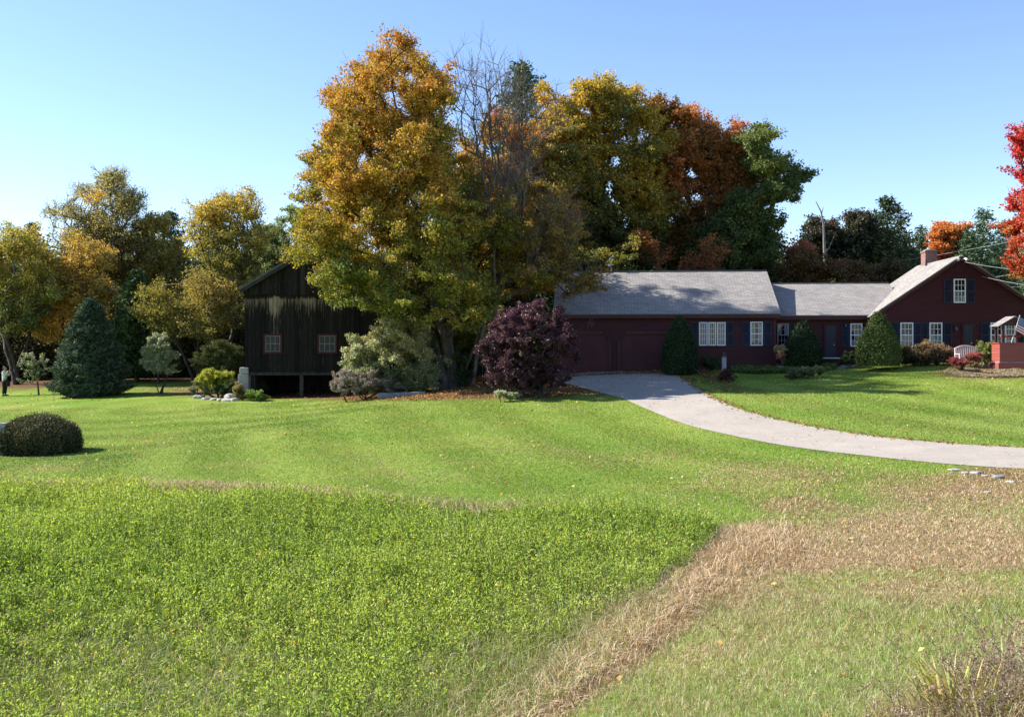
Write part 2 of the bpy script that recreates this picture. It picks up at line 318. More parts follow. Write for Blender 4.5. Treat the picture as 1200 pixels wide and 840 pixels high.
# driveway: a sheet between its two edges
def resample(pts, n):
    pts = np.array(pts, float); d = np.r_[0, np.cumsum(np.linalg.norm(np.diff(pts, axis=0), axis=1))]; s = np.linspace(0, d[-1], n)
    q = np.c_[np.interp(s, d, pts[:, 0]), np.interp(s, d, pts[:, 1])]
    for _ in range(6): q[1:-1] = (q[:-2] + 2 * q[1:-1] + q[2:]) / 4
    return q
eL = [hit(*q) for q in [(646,437.5),(652,447),(690,457),(727,465.5),(753,478),(779,489),(809,500),(857,510.5),(900,519.5),(1000,533),(1100,544),(1200,551)]] + [(14.2, 17.2), (19.5, 15.2)]
eR = [hit(*q) for q in [(788,437.5),(803,446),(820,456.5),(835,466),(857,477),(878,483.5),(900,489),(960,502),(1050,514.5),(1120,520.5),(1200,525.5)]] + [(17.5, 20.2), (23, 18.6)]
eL, eR = resample(eL, 90), resample(eR, 90)
cr = np.linspace(0, 1, 9)
edge_n = Noise(9, .5)
jit = edge_n(np.c_[eL, 0 * eL[:, 0]]) * .06
DV = eL[:, None] * (1 - cr[None, :, None]) + eR[:, None] * cr[None, :, None]; DV[:, 0, 1] += jit; DV[:, -1, 1] += jit[::-1]
dz = gz(DV[..., 0], DV[..., 1]) + .014
i2 = (np.arange(89)[:, None] * 9 + np.arange(8)[None]).ravel(); Fd = np.c_[i2, i2 + 1, i2 + 10, i2 + 9]
def drive_mat():
    m, t, out = newmat('pale_driveway'); p = nd(t, 'BsdfPrincipled', Roughness=.9); p.inputs['Specular IOR Level'].default_value = .2
    n = noise_node(t, 45, 4, .8); n2 = noise_node(t, .8, 6, .75); r = ramp(t, n.outputs[0], [(.3, (.225, .195, .165)), (.5, (.36, .318, .272)), (.7, (.50, .445, .385))]); r2 = ramp(t, n2.outputs[0], [(.3, (.84, .84, .85)), (.7, (1.1, 1.09, 1.07))])
    vo = nd(t, 'TexVoronoi', Scale=.55, _feature='DISTANCE_TO_EDGE'); tc = nd(t, 'TexCoord'); wn = noise_node(t, 2.5, 4, .7); ad = nd(t, 'Mix', _data_type='RGBA', _blend_type='ADD'); ad.inputs[0].default_value = .5
    t.links.new(tc.outputs['Object'], ad.inputs[6]); t.links.new(wn.outputs[1], ad.inputs[7]); t.links.new(ad.outputs[2], vo.inputs[0]); cr_ = ramp(t, vo.outputs[0], [(.0, (.80, .79, .78)), (.010, (1, 1, 1))])
    def mul(x, y):
        q = nd(t, 'Mix', _data_type='RGBA', _blend_type='MULTIPLY'); q.inputs[0].default_value = 1; t.links.new(x, q.inputs[6]); t.links.new(y, q.inputs[7]); return q.outputs[2]
    t.links.new(mul(mul(r.outputs[0], r2.outputs[0]), cr_.outputs[0]), p.inputs['Base Color'])
    bn = nd(t, 'Bump', Strength=.3, Distance=.01); t.links.new(n.outputs[0], bn.inputs['Height']); t.links.new(bn.outputs[0], p.inputs['Normal'])
    t.links.new(p.outputs[0], out.inputs[0]); return m
drive = mesh_arr('driveway', np.c_[DV[..., 0].ravel(), DV[..., 1].ravel(), dz.ravel()], Fd, drive_mat(), smooth=True); tag(drive, kind='structure')
DPOLY = [tuple(q) for q in eL] + [tuple(q) for q in eR[::-1]]
# ---------------------------------------------------------------- the red house (garage wing, middle wing, gabled cape)
TH = math.radians(5); cs, sn = math.cos(TH), math.sin(TH)
HX, HY, HZ = 309 * 46.3 / F, 46.3, EYE - 1.45
house = empty('red_house', (HX, HY, HZ), 'long dark red clapboard house with garage wing, grey shingle roofs and brick chimney', 'house', rz=-TH)
def U(px, v): k = (px - 600) / F; return (k * HY + k * cs * v - HX - sn * v) / (cs + sn * k)
def Zl(py, u, v): Y = HY - u * sn + v * cs; return EYE + (HOR - py) * Y / F - HZ
def Hw(u, v, z=0): return Vector((HX + u * cs + v * sn, HY - u * sn + v * cs, HZ + z))
def siding(mb, u0, u1, z0, z1, v, e=.14):
    z = z0
    while z < z1 - .01:
        a, b_ = u0(z), u1(z); zt = min(z + e, z1); c, d = u0(zt), u1(zt)
        if b_ - a < .05: break
        mb.quad((a, v - .0215, z), (b_, v - .0215, z), (d, v - .002, zt), (c, v - .002, zt)); mb.quad((a, v, z), (b_, v, z), (b_, v - .0215, z), (a, v - .0215, z)); z = zt
K = lambda c: (lambda z: c)
def roof_slope(name, a, b_, c, d, th, mat, parent):   # a,b eave ends; c,d ridge ends (c above b)
    a, b_, c, d = map(Vector, (a, b_, c, d)); n = (b_ - a).cross(d - a).normalized(); n = n if n.z > 0 else -n
    mb = MB(); L = (b_ - a).length; e = (b_ - a).normalized()
    uv = [((q - a).dot(e), ((q - a) - e * (q - a).dot(e)).length) for q in (a, b_, c, d)]
    up = [q + n * th for q in (a, b_, c, d)]
    mb.quad(*up, uv=uv); mb.quad(d, c, b_, a, uv=[uv[3], uv[2], uv[1], uv[0]])
    lo = [a, b_, c, d]
    for i in range(4): j = (i + 1) % 4; mb.quad(lo[i], lo[j], up[j], up[i], uv=[(0, 0), (.1, 0), (.1, .02), (0, .02)])
    return mb.build(name, mat, parent)
def gable_wing(u0, u1, v0, v1, ze, zr, vr, over_u0, over_u1, zb):
    mb = MB()
    mb.box(u0, u1, v0, v0 + .15, zb, ze + .12); mb.box(u0, u1, v1 - .15, v1, zb, ze + .12)
    for ua in (u0, u1 - .15):
        mb.prism([(0, 0)] * 0 or [(ua, zb), (ua + .15, zb), (ua + .15, ze), (ua, ze)], v0 + .15, v1 - .15)
        n = len(mb.v); tri = [(v0, ze + .1), (v1, ze + .1), (vr, zr - .12)]
        mb.v += [(ua, v, z) for v, z in tri] + [(ua + .15, v, z) for v, z in tri]
        mb.f += [(n, n+1, n+2), (n+5, n+4, n+3), (n, n+3, n+4, n+1), (n+1, n+4, n+5, n+2), (n+2, n+5, n+3, n)]
    siding(mb, K(u0 - .01), K(u1 + .01), zb, ze + .1, v0)
    mb.build('wall', M['siding'], house)
    vb = 2 * vr - (v0 - .35)
    ev = v0 - .35
    roof_slope('roof', (over_u0, ev, ze), (over_u1, ev, ze), (over_u1, vr, zr), (over_u0, vr, zr), .06, M['shingle'], house)
    roof_slope('roof', (over_u0, vb, ze), (over_u1, vb, ze), (over_u1, vr, zr), (over_u0, vr, zr), .06, M['shingle'], house)
    t = MB(); t.box(over_u0 + .02, over_u1 - .02, ev + .02, ev + .06, ze - .16, ze - .003); t.box(over_u0 + .02, over_u1 - .02, ev + .06, v0 - .003, ze - .10, ze - .06)
    t.build('fascia', M['dark_trim'], house)
    t = MB(); t.bar((over_u0, vr, zr + .085), (over_u1, vr, zr + .085), .16, .035); t.build('ridge_cap', M['shingle'], house)
def window(px0, px1, py0, py1, v, cols=3, rows=2, sash=True, curtain=None, parent=None, frame_mat='white', single=False):
    u0, u1 = U(px0, v), U(px1, v); zt, zb = Zl(py0, u0, v), Zl(py1, u0, v); fw = .05; y0 = v - .10; y1 = v - .022
    f = MB(); f.box(u0, u0 + fw, y0, y1, zb, zt); f.box(u1 - fw, u1, y0, y1, zb, zt); f.box(u0 + fw, u1 - fw, y0, y1, zt - fw, zt); f.box(u0 + fw, u1 - fw, y0 - .02, y1, zb, zb + fw)
    zm = (zt + zb) / 2
    if sash: f.box(u0 + fw, u1 - fw, y0 + .008, y0 + .05, zm - .022, zm + .022)
    w_ = f.build('window', M[frame_mat], parent or house)
    g = MB(); g.quad((u0 + fw, y0 + .035, zb + fw), (u1 - fw, y0 + .035, zb + fw), (u1 - fw, y0 + .035, zt - fw), (u0 + fw, y0 + .035, zt - fw)); g.build('pane', M['glass'], w_)
    g = MB(); g.quad((u0 + fw, y1 - .004, zb + fw), (u1 - fw, y1 - .004, zb + fw), (u1 - fw, y1 - .004, zt - fw), (u0 + fw, y1 - .004, zt - fw)); g.build('shade_backing', M['room_shade'], w_)  # backing sheet on the wall face, room shade in its colour
    m = MB()
    halves = [(zb + fw, zm - .022), (zm + .022, zt - fw)] if sash else [(zb + fw, zt - fw)]
    for a, b_ in halves:
        for i in range(1, cols): x = u0 + fw + (u1 - u0 - 2 * fw) * i / cols; m.box(x - .009, x + .009, y0 + .012, y0 + .03, a, b_)
        for j in range(1, rows): z = a + (b_ - a) * j / rows; m.box(u0 + fw, u1 - fw, y0 + .014, y0 + .028, z - .009, z + .009)
    m.build('muntin', M[frame_mat], w_)
    if curtain:
        mat, lo, hi, side = curtain; c = MB(); n = 24; zz0, zz1 = zb + fw + (zt - zb - 2 * fw) * lo, zb + fw + (zt - zb - 2 * fw) * hi
        for i in range(n):
            if side and .3 < i / n < .68: continue
            xa = u0 + fw + (u1 - u0 - 2 * fw) * i / n; xb = u0 + fw + (u1 - u0 - 2 * fw) * (i + 1) / n; ya = y0 + .05 + (.012 if i % 2 else 0); yb = y0 + .05 + (0 if i % 2 else .012)
            c.quad((xa, ya, zz0), (xb, yb, zz0), (xb, yb, zz1), (xa, ya, zz1))
        c.build('curtain', M[mat], w_)
    return w_
def shutter(px0, px1, py0, py1, v):
    u0, u1 = U(px0, v), U(px1, v); zt, zb = Zl(py0, u0, v), Zl(py1, u0, v); s = MB(); y = v - .022
    s.box(u0, u0 + .045, y - .035, y, zb, zt); s.box(u1 - .045, u1, y - .035, y, zb, zt)
    for z in (zb, (zt + zb) / 2 - .03, zt - .06): s.box(u0 + .045, u1 - .045, y - .035, y, z, z + .06)
    z = zb + .08
    while z < zt - .08: s.quad((u0 + .045, y - .03, z), (u1 - .045, y - .03, z), (u1 - .045, y - .008, z + .04), (u0 + .045, y - .008, z + .04)); z += .045
    s.quad((u0 + .045, y - .004, zb + .05), (u1 - .045, y - .004, zb + .05), (u1 - .045, y - .004, zt - .05), (u0 + .045, y - .004, zt - .05))
    s.build('shutter', M['shutter'], house)
# garage wing
gL = U(650, 0); vrg = 3.6
ze = Zl(368.5, 0, -.35); zr = Zl(319, 0, vrg)
gable_wing(gL, 0, 0, 2 * vrg, ze, zr, vrg, U(648, -.3), .18, -.25)
for a, b_ in ((653, 713), (727, 790)):
    u0, u1 = U(a, 0), U(b_, 0); zb, zt = -.12, Zl(391, u0, 0); d = MB(); r = .35
    arc = [(u0, zb), (u1, zb), (u1, zt - r)] + [(u1 - r + r * math.cos(t), zt - r + r * math.sin(t)) for t in np.linspace(.2, 1.37, 6)] + [(u0 + r - r * math.cos(t), zt - r + r * math.sin(t)) for t in np.linspace(1.37, .2, 6)] + [(u0, zt - r)]
    d.prism([(x, z) for x, z in arc], -.026, -.022)
    for i in range(4):
        for j in range(4):
            x0 = u0 + .08 + (u1 - u0 - .16) * j / 4; x1 = u0 + .08 + (u1 - u0 - .16) * (j + 1) / 4 - .06; z0 = zb + .1 + (zt - zb - .45) * i / 4; z1 = zb + .1 + (zt - zb - .45) * (i + 1) / 4 - .06; d.box(x0, x1, -.042, -.0265, z0, z1)
    g = d.build('garage_door', M['garage_door'], house)
    t = MB()
    for x in (u0 - .13, u1 + .003): t.box(x, x + .127, -.09, -.0225, zb, zt - r)
    t.box(u0 + r - .1, u1 - r + .1, -.12, -.0225, zt + .003, zt + .11)
    for q in range(len(arc) - 1): t.bar((arc[q][0], -.07, arc[q][1]), (arc[q + 1][0], -.07, arc[q + 1][1]), .1, .05) if 1 < q < len(arc) - 2 and q != 7 else None
    t.build('door_casing', M['dark_trim'], g)
    h = MB(); h.box((u0 + u1) / 2 - .07, (u0 + u1) / 2 + .07, -.075, -.043, zb + .35, zb + .39); h.build('handle', M['dark_metal'], g)
for i, (a, b_) in enumerate(((819, 829), (830, 839), (840, 850))):
    window(a, b_, 377.5, 405, 0, cols=3, rows=4, sash=False, curtain=('gold_curtain', 0, 1, i == 1))
shutter(810, 818, 377, 405, 0); shutter(851, 860, 377, 405, 0)
window(879, 893.5, 377, 405, 0, cols=3, rows=2, curtain=('curtain', .1, .95, True)); shutter(869, 878, 377, 405, 0); shutter(895, 904, 377, 405, 0)
cb_ = MB(); cb_.box(-.09, .012, -.034, -.022, -.2, ze); cb_.build('corner_board', M['dark_trim'], house)
# middle wing
vm = .9; vrm = 4.3; um = U(1000, vm)
zem = Zl(370.5, um, vm - .35); zrm = Zl(333.5, um, vrm)
uC = U(1126, .2); uCl = U(1019, .2); hw = uC - uCl
gable_wing(0.0, uCl + .9, vm, 2 * vrm - vm + .0, zem, zrm, vrm, .02, uCl + 2.0, -.15)
window(910.5, 924, 379, 406, vm, cols=3, rows=2, curtain=('curtain', .5, 1, True), frame_mat='post'); shutter(925.5, 932, 379, 406, vm)
window(996, 1010, 379, 406, vm, cols=3, rows=2, curtain=('curtain', 0, .25, False)); shutter(986.5, 994.5, 379, 406, vm); shutter(1011.5, 1018, 379, 406, vm)
def door(px0, px1, py0, py1, v, mat='door'):
    u0, u1 = U(px0, v), U(px1, v); zt, zb = Zl(py0, u0, v), Zl(py1, u0, v); d = MB(); d.box(u0, u1, v - .05, v - .022, zb, zt)
    for i in range(2):
        for j in range(3):
            x0 = u0 + .07 + (u1 - u0 - .07) * i / 2; x1 = x0 + (u1 - u0) / 2 - .1; z0 = zb + .1 + (zt - zb - .1) * j / 3; d.box(x0, x1, v - .062, v - .0505, z0, z0 + (zt - zb) / 3 - .13)
    o = d.build('door', M[mat], house)
    t = MB(); t.box(u0 - .1, u0 - .003, v - .07, v - .0225, zb, zt + .1); t.box(u1 + .003, u1 + .1, v - .07, v - .0225, zb, zt + .1); t.box(u0 - .003, u1 + .003, v - .07, v - .0225, zt + .003, zt + .1); t.build('door_casing', M['siding'], o)
    h = MB(); h.tube((u1 - .1, v - .12, (zt + zb) / 2 - .1), (u1 - .1, v - .05, (zt + zb) / 2 - .1), .03, .025); h.build('handle', M['metal'], o)
door(967.5, 979.5, 382, 421, vm); door(1129.5, 1140, 381, 418, .2)
def lantern(px, py, v):
    u = U(px, v); z = Zl(py, u, v); l = MB(); l.box(u - .05, u + .05, v - .04, v - .022, z - .14, z + .14); l.bar((u, v - .03, z + .1), (u, v - .14, z + .1), .02, .02); l.tube((u, v - .14, z + .1), (u, v - .14, z + .04), .02, .07, 6); l.tube((u, v - .14, z - .14), (u, v - .14, z - .12), .05, .05, 6)
    for k in range(4): a = k * 1.57 + .78; l.bar((u + .05 * math.cos(a), v - .14 + .05 * math.sin(a), z - .12), (u + .06 * math.cos(a), v - .14 + .06 * math.sin(a), z + .04), .01, .01)
    o = l.build('wall_lantern', M['dark_metal'], house); g = MB(); g.tube((u, v - .14, z - .118), (u, v - .14, z + .038), .042, .052, 6); g.build('pane', M['glass'], o)
lantern(990.5, 380, vm); lantern(1119.5, 384, .2)
ua, ub = U(964, vm - .5), U(984, vm - .5); zs = Zl(419, ua, vm - .5); st = MB(); st.box(ua, ub, vm - .62, vm - .072, zs - .045, zs); dst = st.build('door_step', M['white'], house); st = MB(); st.box(ua + .03, ub - .03, vm - .58, vm - .08, -.2, zs - .047); st.build('riser', M['siding'], dst)
# cape with its gable to the viewer
vc = .2; LC = 6.2; za = Zl(300.5, uC, vc - .15); zec = Zl(372, uCl, vc - .15); sl = (za - zec) / hw
uCr = uC + hw; ins = .18
mb = MB(); zw = zec + ins * sl - .1
pts = [(uCl + ins, -.3), (uCr - ins, -.3), (uCr - ins, zw), (uC, za - .1), (uCl + ins, zw)]
mb.prism(pts, vc, vc + LC - .2)
siding(mb, lambda z: uCl + ins if z < zw else uCl + ins + (z - zw) / sl, lambda z: uCr - ins if z < zw else uCr - ins - (z - zw) / sl, -.25, za - .12, vc)
mb.build('wall', M['siding'], house)
roof_slope('roof', (uCl, vc + LC, zec), (uCl, vc - .15, zec), (uC, vc - .15, za), (uC, vc + LC, za), .06, M['shingle'], house)
roof_slope('roof', (uCr, vc - .15, zec), (uCr, vc + LC, zec), (uC, vc + LC, za), (uC, vc - .15, za), .06, M['shingle'], house)
t = MB()
for s in (-1, 1):
    a = Vector((uC + s * hw, vc - .12, zec - .07)); b_ = Vector((uC, vc - .12, za - .07)); t.bar(a, b_, .05, .12)
t.build('rake_board', M['dark_trim'], house)
window(1054.5, 1069.5, 378, 407, vc, curtain=('curtain', 0, .5, False)); window(1088.5, 1103.5, 378, 407, vc, curtain=('curtain', 0, .5, False))
window(1117, 1131, 327, 355, vc, curtain=('curtain', 0, .52, False)); shutter(1106, 1115.5, 327, 355.5, vc); shutter(1133, 1142, 327, 355.5, vc)
for a, b_ in ((1044.5, 1053), (1071, 1079), (1079.6, 1087), (1105.5, 1115), (1149, 1158.5), (1191, 1199)): shutter(a, b_, 377.5, 408, vc)
window(1160, 1173.5, 378, 407, vc, curtain=('curtain', 0, .5, True)); window(1177, 1189, 378, 407, vc, curtain=('curtain', 0, .5, True))
vt = MB(); ug = U(1125.5, vc)
z0, z1 = Zl(319, ug, vc), Zl(307, ug, vc); vt.box(ug - .17, ug - .14, vc - .05, vc - .022, z0, z1); vt.box(ug + .14, ug + .17, vc - .05, vc - .022, z0, z1)
for i in range(6): z = z0 + (z1 - z0) * i / 6; vt.quad((ug - .14, vc - .05, z), (ug + .14, vc - .05, z), (ug + .14, vc - .024, z + .06), (ug - .14, vc - .024, z + .06))
vt.build('gable_vent', M['dark_trim'], house)
fl = MB(); z = Zl(304, ug, vc)
fl.box(ug - .06, ug + .06, vc - .1, vc - .022, z - .05, z + .05)
for s in (-1, 1): fl.bar((ug, vc - .1, z), (ug + s * .14, vc - .2, z + .02), .025, .025); fl.tube((ug + s * .14, vc - .16, z + .03), (ug + s * .2, vc - .30, z - .04), .035, .06)
fl.build('floodlight', M['white'], house)
# chimney and pipe
vch = 4.6; u0, u1 = U(1084.5, vch), U(1098, vch); zt = Zl(293.5, u0, vch); ch = MB()
def brickbox(mb, x0, x1, y0, y1, z0, z1):
    mb.quad((x0, y0, z0), (x1, y0, z0), (x1, y0, z1), (x0, y0, z1), uv=[(0, 0), (x1-x0, 0), (x1-x0, z1-z0), (0, z1-z0)])
    mb.quad((x0, y1, z0), (x0, y0, z0), (x0, y0, z1), (x0, y1, z1), uv=[(0, 0), (y1-y0, 0), (y1-y0, z1-z0), (0, z1-z0)])
    mb.quad((x1, y0, z0), (x1, y1, z0), (x1, y1, z1), (x1, y0, z1), uv=[(0, 0), (y1-y0, 0), (y1-y0, z1-z0), (0, z1-z0)])
    mb.quad((x1, y1, z0), (x0, y1, z0), (x0, y1, z1), (x1, y1, z1), uv=[(0, 0), (x1-x0, 0), (x1-x0, z1-z0), (0, z1-z0)])
    mb.quad((x0, y0, z1), (x1, y0, z1), (x1, y1, z1), (x0, y1, z1), uv=[(0, 0), (.1, 0), (.1, .1), (0, .1)])
brickbox(ch, u0, u1, vch, vch + .7, za - 1.6, zt - .1); brickbox(ch, u0 - .03, u1 + .03, vch - .03, vch + .73, zt - .1, zt)
cho = ch.build('chimney', M['brick'], house)
c = MB(); c.box(u0 + .06, u1 - .06, vch + .08, vch + .62, zt + .002, zt + .05); c.tube(((u0+u1)/2, vch + .35, zt + .05), ((u0+u1)/2, vch + .35, zt + .16), .11, .1); c.build('chimney_cap', M['fieldstone'], cho)
pv = MB(); up_ = U(1085.5, vch - .4); zz = zec + (up_ - uCl) * sl; pv.tube((up_, vch - .4, zz - .1), (up_, vch - .4, zz + .38), .05, .05); pv.build('vent_pipe', M['dark_metal'], house)
# antenna on the garage ridge
an = MB(); ua = U(716, vrg); zz = zr + .08; za_ = Zl(301, ua, vrg)
an.tube((ua, vrg, zz), (ua, vrg, za_), .018, .014); zz1 = Zl(311, ua, vrg); zz2 = Zl(304, ua, vrg)
an.bar((ua - .12, vrg, zz1), (ua + .14, vrg, zz1 + .03), .03, .03); an.tube((ua - .1, vrg, zz1 - .05), (ua - .1, vrg, zz1 + .07), .035, .035)
an.bar((ua - .1, vrg, zz2), (ua + .1, vrg, za_ + .04), .05, .03); an.bar((ua - .16, vrg - .1, zz2 - .02), (ua + .16, vrg + .1, zz2 - .02), .02, .02); an.tube((ua + .1, vrg, za_), (ua + .1, vrg, za_ + .1), .03, .03)
an.build('rooftop_antenna', M['metal'], house)

# ---------------------------------------------------------------- wishing well with flag
gw = ground_at(1188, 42); vW = -4.0
well = empty('wishing_well', Hw(U(1188, vW), vW, gw.z - HZ - .04), 'red clapboard wishing well with small grey gabled roof in front of the gable end', 'wishing well', rz=-TH)
def WU(px): k = (px - 600) / F; Y = 42.0; return (px - 1188) * Y / F
x0, x1 = WU(1171.3), WU(1205); y0, y1 = -.1, .78; zW = lambda py: EYE + (HOR - py) * 42 / F - well.location.z
zb, zt = zW(423.8), zW(401.8)
mb = MB(); mb.box(x0 + .02, x1 - .02, y0 + .02, y1 - .02, zb, zt - .02)
z = zb; e_ = (zt - zb) / 7
for i in range(7):
    a, o1, o2 = zb + e_ * i, .0, .014
    for q in (((x0, y0, a), (x1, y0, a), (x1, y0 + .014, a + e_), (x0, y0 + .014, a + e_)), ((x0, y1, a), (x0, y0, a), (x0 + .014, y0, a + e_), (x0 + .014, y1, a + e_)), ((x1, y0, a), (x1, y1, a), (x1 - .014, y1, a + e_), (x1 - .014, y0, a + e_)), ((x1, y1, a), (x0, y1, a), (x0, y1 - .014, a + e_), (x1, y1 - .014, a + e_))): mb.quad(*q)
    mb.quad((x0, y0, a), (x0, y1, a), (x1, y1, a), (x1, y0, a))
mb.build('well_box', M['bright_siding'], well)
t = MB(); t.box(x0 - .04, x1 + .04, y0 - .04, y1 + .04, zt - .018, zt + .012); t.build('rim', M['bright_siding'], well)
t = MB(); t.box(x0 - .02, x1 + .02, y0 - .02, y1 + .02, zb - .035, zb - .003); t.build('trim_band', M['post'], well)
t = MB(); t.box(x0 - .08, x1 + .08, y0 - .08, y1 + .08, -.15, zb - .037); t.build('plinth', M['bright_siding'], well)
zE, zR = zW(383), zW(371.6); xm = (x0 + x1) / 2
for px_ in (x0 + .16, x1 - .16):
    for yy in (y0 + .08, y1 - .08):
        t = MB(); t.box(px_ - .045, px_ + .045, yy - .045, yy + .045, zt + .013, zE + .1); t.build('post', M['dark_trim'], well)
xl, xr = WU(1170.3) - .02, 2 * xm - WU(1170.3) + .02
roof_slope('well_roof', (xl, y1 + .02, zE), (xl, y0 - .04, zE), (xm, y0 - .04, zR), (xm, y1 + .02, zR), .03, M['shingle'], well)
roof_slope('well_roof', (xr, y0 - .04, zE), (xr, y1 + .02, zE), (xm, y1 + .02, zR), (xm, y0 - .04, zR), .03, M['shingle'], well)
for yy in (y0 + .02, y1 - .06): t = MB(); t.prism([(x0 + .1, zE + .06), (x1 - .1, zE + .06), (xm, zR - .03)], yy, yy + .03); t.build('gable_panel', M['dark_trim'], well)
t = MB(); zc = zW(394); t.tube((x0 + .2, (y0+y1)/2, zc), (x1 - .2, (y0+y1)/2, zc), .05, .05); t.bar((x1 - .2, (y0+y1)/2, zc), (x1 - .02, (y0+y1)/2, zc), .02, .02); t.build('windlass', M['bright_siding'], well)
# flag
fb = Vector(well.location) ; fb = fb + Vector((WU(1185), -.115, zt + .014))
flag = empty('small_flag', (fb.x, fb.y, fb.z), 'small striped flag with a starred blue corner on a slanting stick at the red well', 'flag', rz=-TH)
zoff = fb.z - flag.location.z
top = Vector((.24, -.10, (401.8 - 371.5) * 42 / F + zoff)); bot = Vector((-.05, .0, .0))
t = MB(); t.tube(bot, top, .013, .010); t.tube(top, top + Vector((.012, 0, .035)), .02, .012); t.build('flag_stick', M['white'], flag)
ax = (top - bot).normalized(); h_top = top - ax * .03; h_len = .60
NU, NV = 20, 13; fly = Vector((.80, 0, -.36)); gridp = []
for i in range(NV + 1):
    for j in range(NU + 1):
        s, r_ = j / NU, i / NV; p = h_top - ax * h_len * r_ + fly * s + Vector((-.12 * s * r_, .05 * math.sin(s * 9 + r_ * 2) * s - .01, -.10 * s * s)); gridp.append(p)
def flagpart(name, cells, col, off=0):
    m_ = MB()
    for i, j in cells: m_.quad(*[gridp[a * (NU + 1) + b_] for a, b_ in ((i, j), (i, j + 1), (i + 1, j + 1), (i + 1, j))])
    k = 'flag_' + name
    if k not in M: M[k] = plain('flag_' + name + '_cloth', col, col, 4, .8)
    return m_.build(name, M[k], flag)
flagpart('red_stripes', [(i, j) for i in range(0, 13, 2) for j in range(NU) if not (i < 7 and j < 8)], (.45, .03, .04))
flagpart('white_stripes', [(i, j) for i in range(1, 13, 2) for j in range(NU) if not (i < 7 and j < 8)], (.72, .72, .74))
cant = flagpart('blue_canton', [(i, j) for i in range(7) for j in range(8)], (.03, .05, .22))
s_ = MB()
for r_ in range(9):
    for c_ in range(6 if r_ % 2 == 0 else 5):
        i = (r_ + .5) * 7 / 9; j = (c_ + (.5 if r_ % 2 == 0 else 1)) * 8 / 6; i0, j0 = min(int(i), 12), int(j); a = gridp[i0 * (NU + 1) + j0]; q = a + (gridp[(i0 + 1) * (NU + 1) + j0] - a) * (i - i0) + (gridp[i0 * (NU + 1) + j0 + 1] - a) * (j - j0)
        st_ = []
        for k in range(10): an_ = k * .6283; rr = .018 if k % 2 == 0 else .008; st_.append((q.x + rr * math.sin(an_), q.y - .006, q.z + rr * math.cos(an_)))
        s_.quad(*st_)
s_.build('stars', M['flag_white_stripes'], cant)

# ---------------------------------------------------------------- garden bench
g0 = ground_at(1132.5, 42.7); bench = empty('garden_bench', g0, 'pale slatted garden bench with arched back by the reddish sedums', 'bench', rz=-TH + .1)
bench.scale = (.95, .95, .9)
W2 = .52
for x in (-W2, W2 - .05):
    for y, h_ in ((-.45, .62), (0, .9)): t = MB(); t.box(x, x + .05, y, y + .05, -.05, h_); t.build('leg', M['bench'], bench)
t = MB()
for i in range(5): t.box(-W2 - .01, W2 + .01, -.47 + i * .095, -.47 + i * .095 + .07, .42, .445)
t.build('seat', M['bench'], bench)
t = MB(); n = 12; arch = lambda x: .88 + .16 * (1 - (x / W2) ** 2)
for i in range(n): xa, xb = -W2 + 2 * W2 * i / n, -W2 + 2 * W2 * (i + 1) / n; t.bar((xa, .06, arch(xa)), (xb, .06, arch(xb)), .05, .06)
for i in range(11): x = -W2 + .09 + (2 * W2 - .18) * i / 10; t.box(x - .02, x + .02, .045, .065, .50, arch(x) - .02)
t.box(-W2, W2, .04, .07, .47, .53); t.build('backrest', M['bench'], bench)
for x in (-W2 - .01, W2 - .06): t = MB(); t.box(x, x + .07, -.5, .03, .63, .655); t.build('armrest', M['bench'], bench)

# ---------------------------------------------------------------- barn
D = 50.0; gB = EYE - 66 * D / F
bx = lambda px: (px - 392) * D / F; bz = lambda py: EYE + (HOR - py) * D / F - gB
barn = empty('old_barn', ((392 - 600) * D / F, D, gB), 'big weathered black barn with open stone basement and bleached boards under the gable', 'barn')
xl, xr = bx(286.5), bx(497.5); ze_, za_ = bz(339), bz(275.5); zk = bz(345.5); zbm = bz(436); BL = 12.0; bsl = (za_ - ze_) / (bx(392) - bx(284))
def boards(name, x0, x1, zlo, zhi, y, wd=.2, col=None, seed=1, weather=lambda x, z: 0):
    g = np.random.default_rng(seed); V = []; Fq = []; Cc = []; x = x0
    while x < x1 - .01:
        ww = wd * g.uniform(.8, 1.25); xe = min(x + ww, x1); off = g.uniform(0, .018); a = zlo + g.uniform(-.03, .03) * (name == 'wall'); br = g.uniform(.6, 1.5) if g.random() > .08 else g.uniform(1.8, 2.8); bri = g.normal() * .05
        zs = np.linspace(0, 1, 14)
        for k in range(13):
            t0, t1 = zs[k], zs[k + 1]; n = len(V)
            for xx, tt in ((x + .006, t0), (xe - .006, t0), (xe - .006, t1), (x + .006, t1)):
                zz = a + (zhi(xx) - a) * tt; V.append((xx, y - off, zz)); Cc.append((weather(xx, zz) + bri, br, 0))
            Fq.append((n, n + 1, n + 2, n + 3))
        n = len(V); V += [(x + .006, y - off, a), (x + .006, y + .03, a), (x + .006, y + .03, zhi(x)), (x + .006, y - off, zhi(x)), (xe - .006, y - off, a), (xe - .006, y + .03, a), (xe - .006, y + .03, zhi(xe)), (xe - .006, y - off, zhi(xe))]
        Cc += [(0, br, 0)] * 8; Fq += [(n, n+1, n+2, n+3), (n+5, n+4, n+7, n+6)]
        x = xe
    return mesh_arr(name, np.array(V), np.array(Fq), M['barn'], barn, col=np.array(Cc))
gab = lambda x: za_ - .12 - abs(x) * bsl
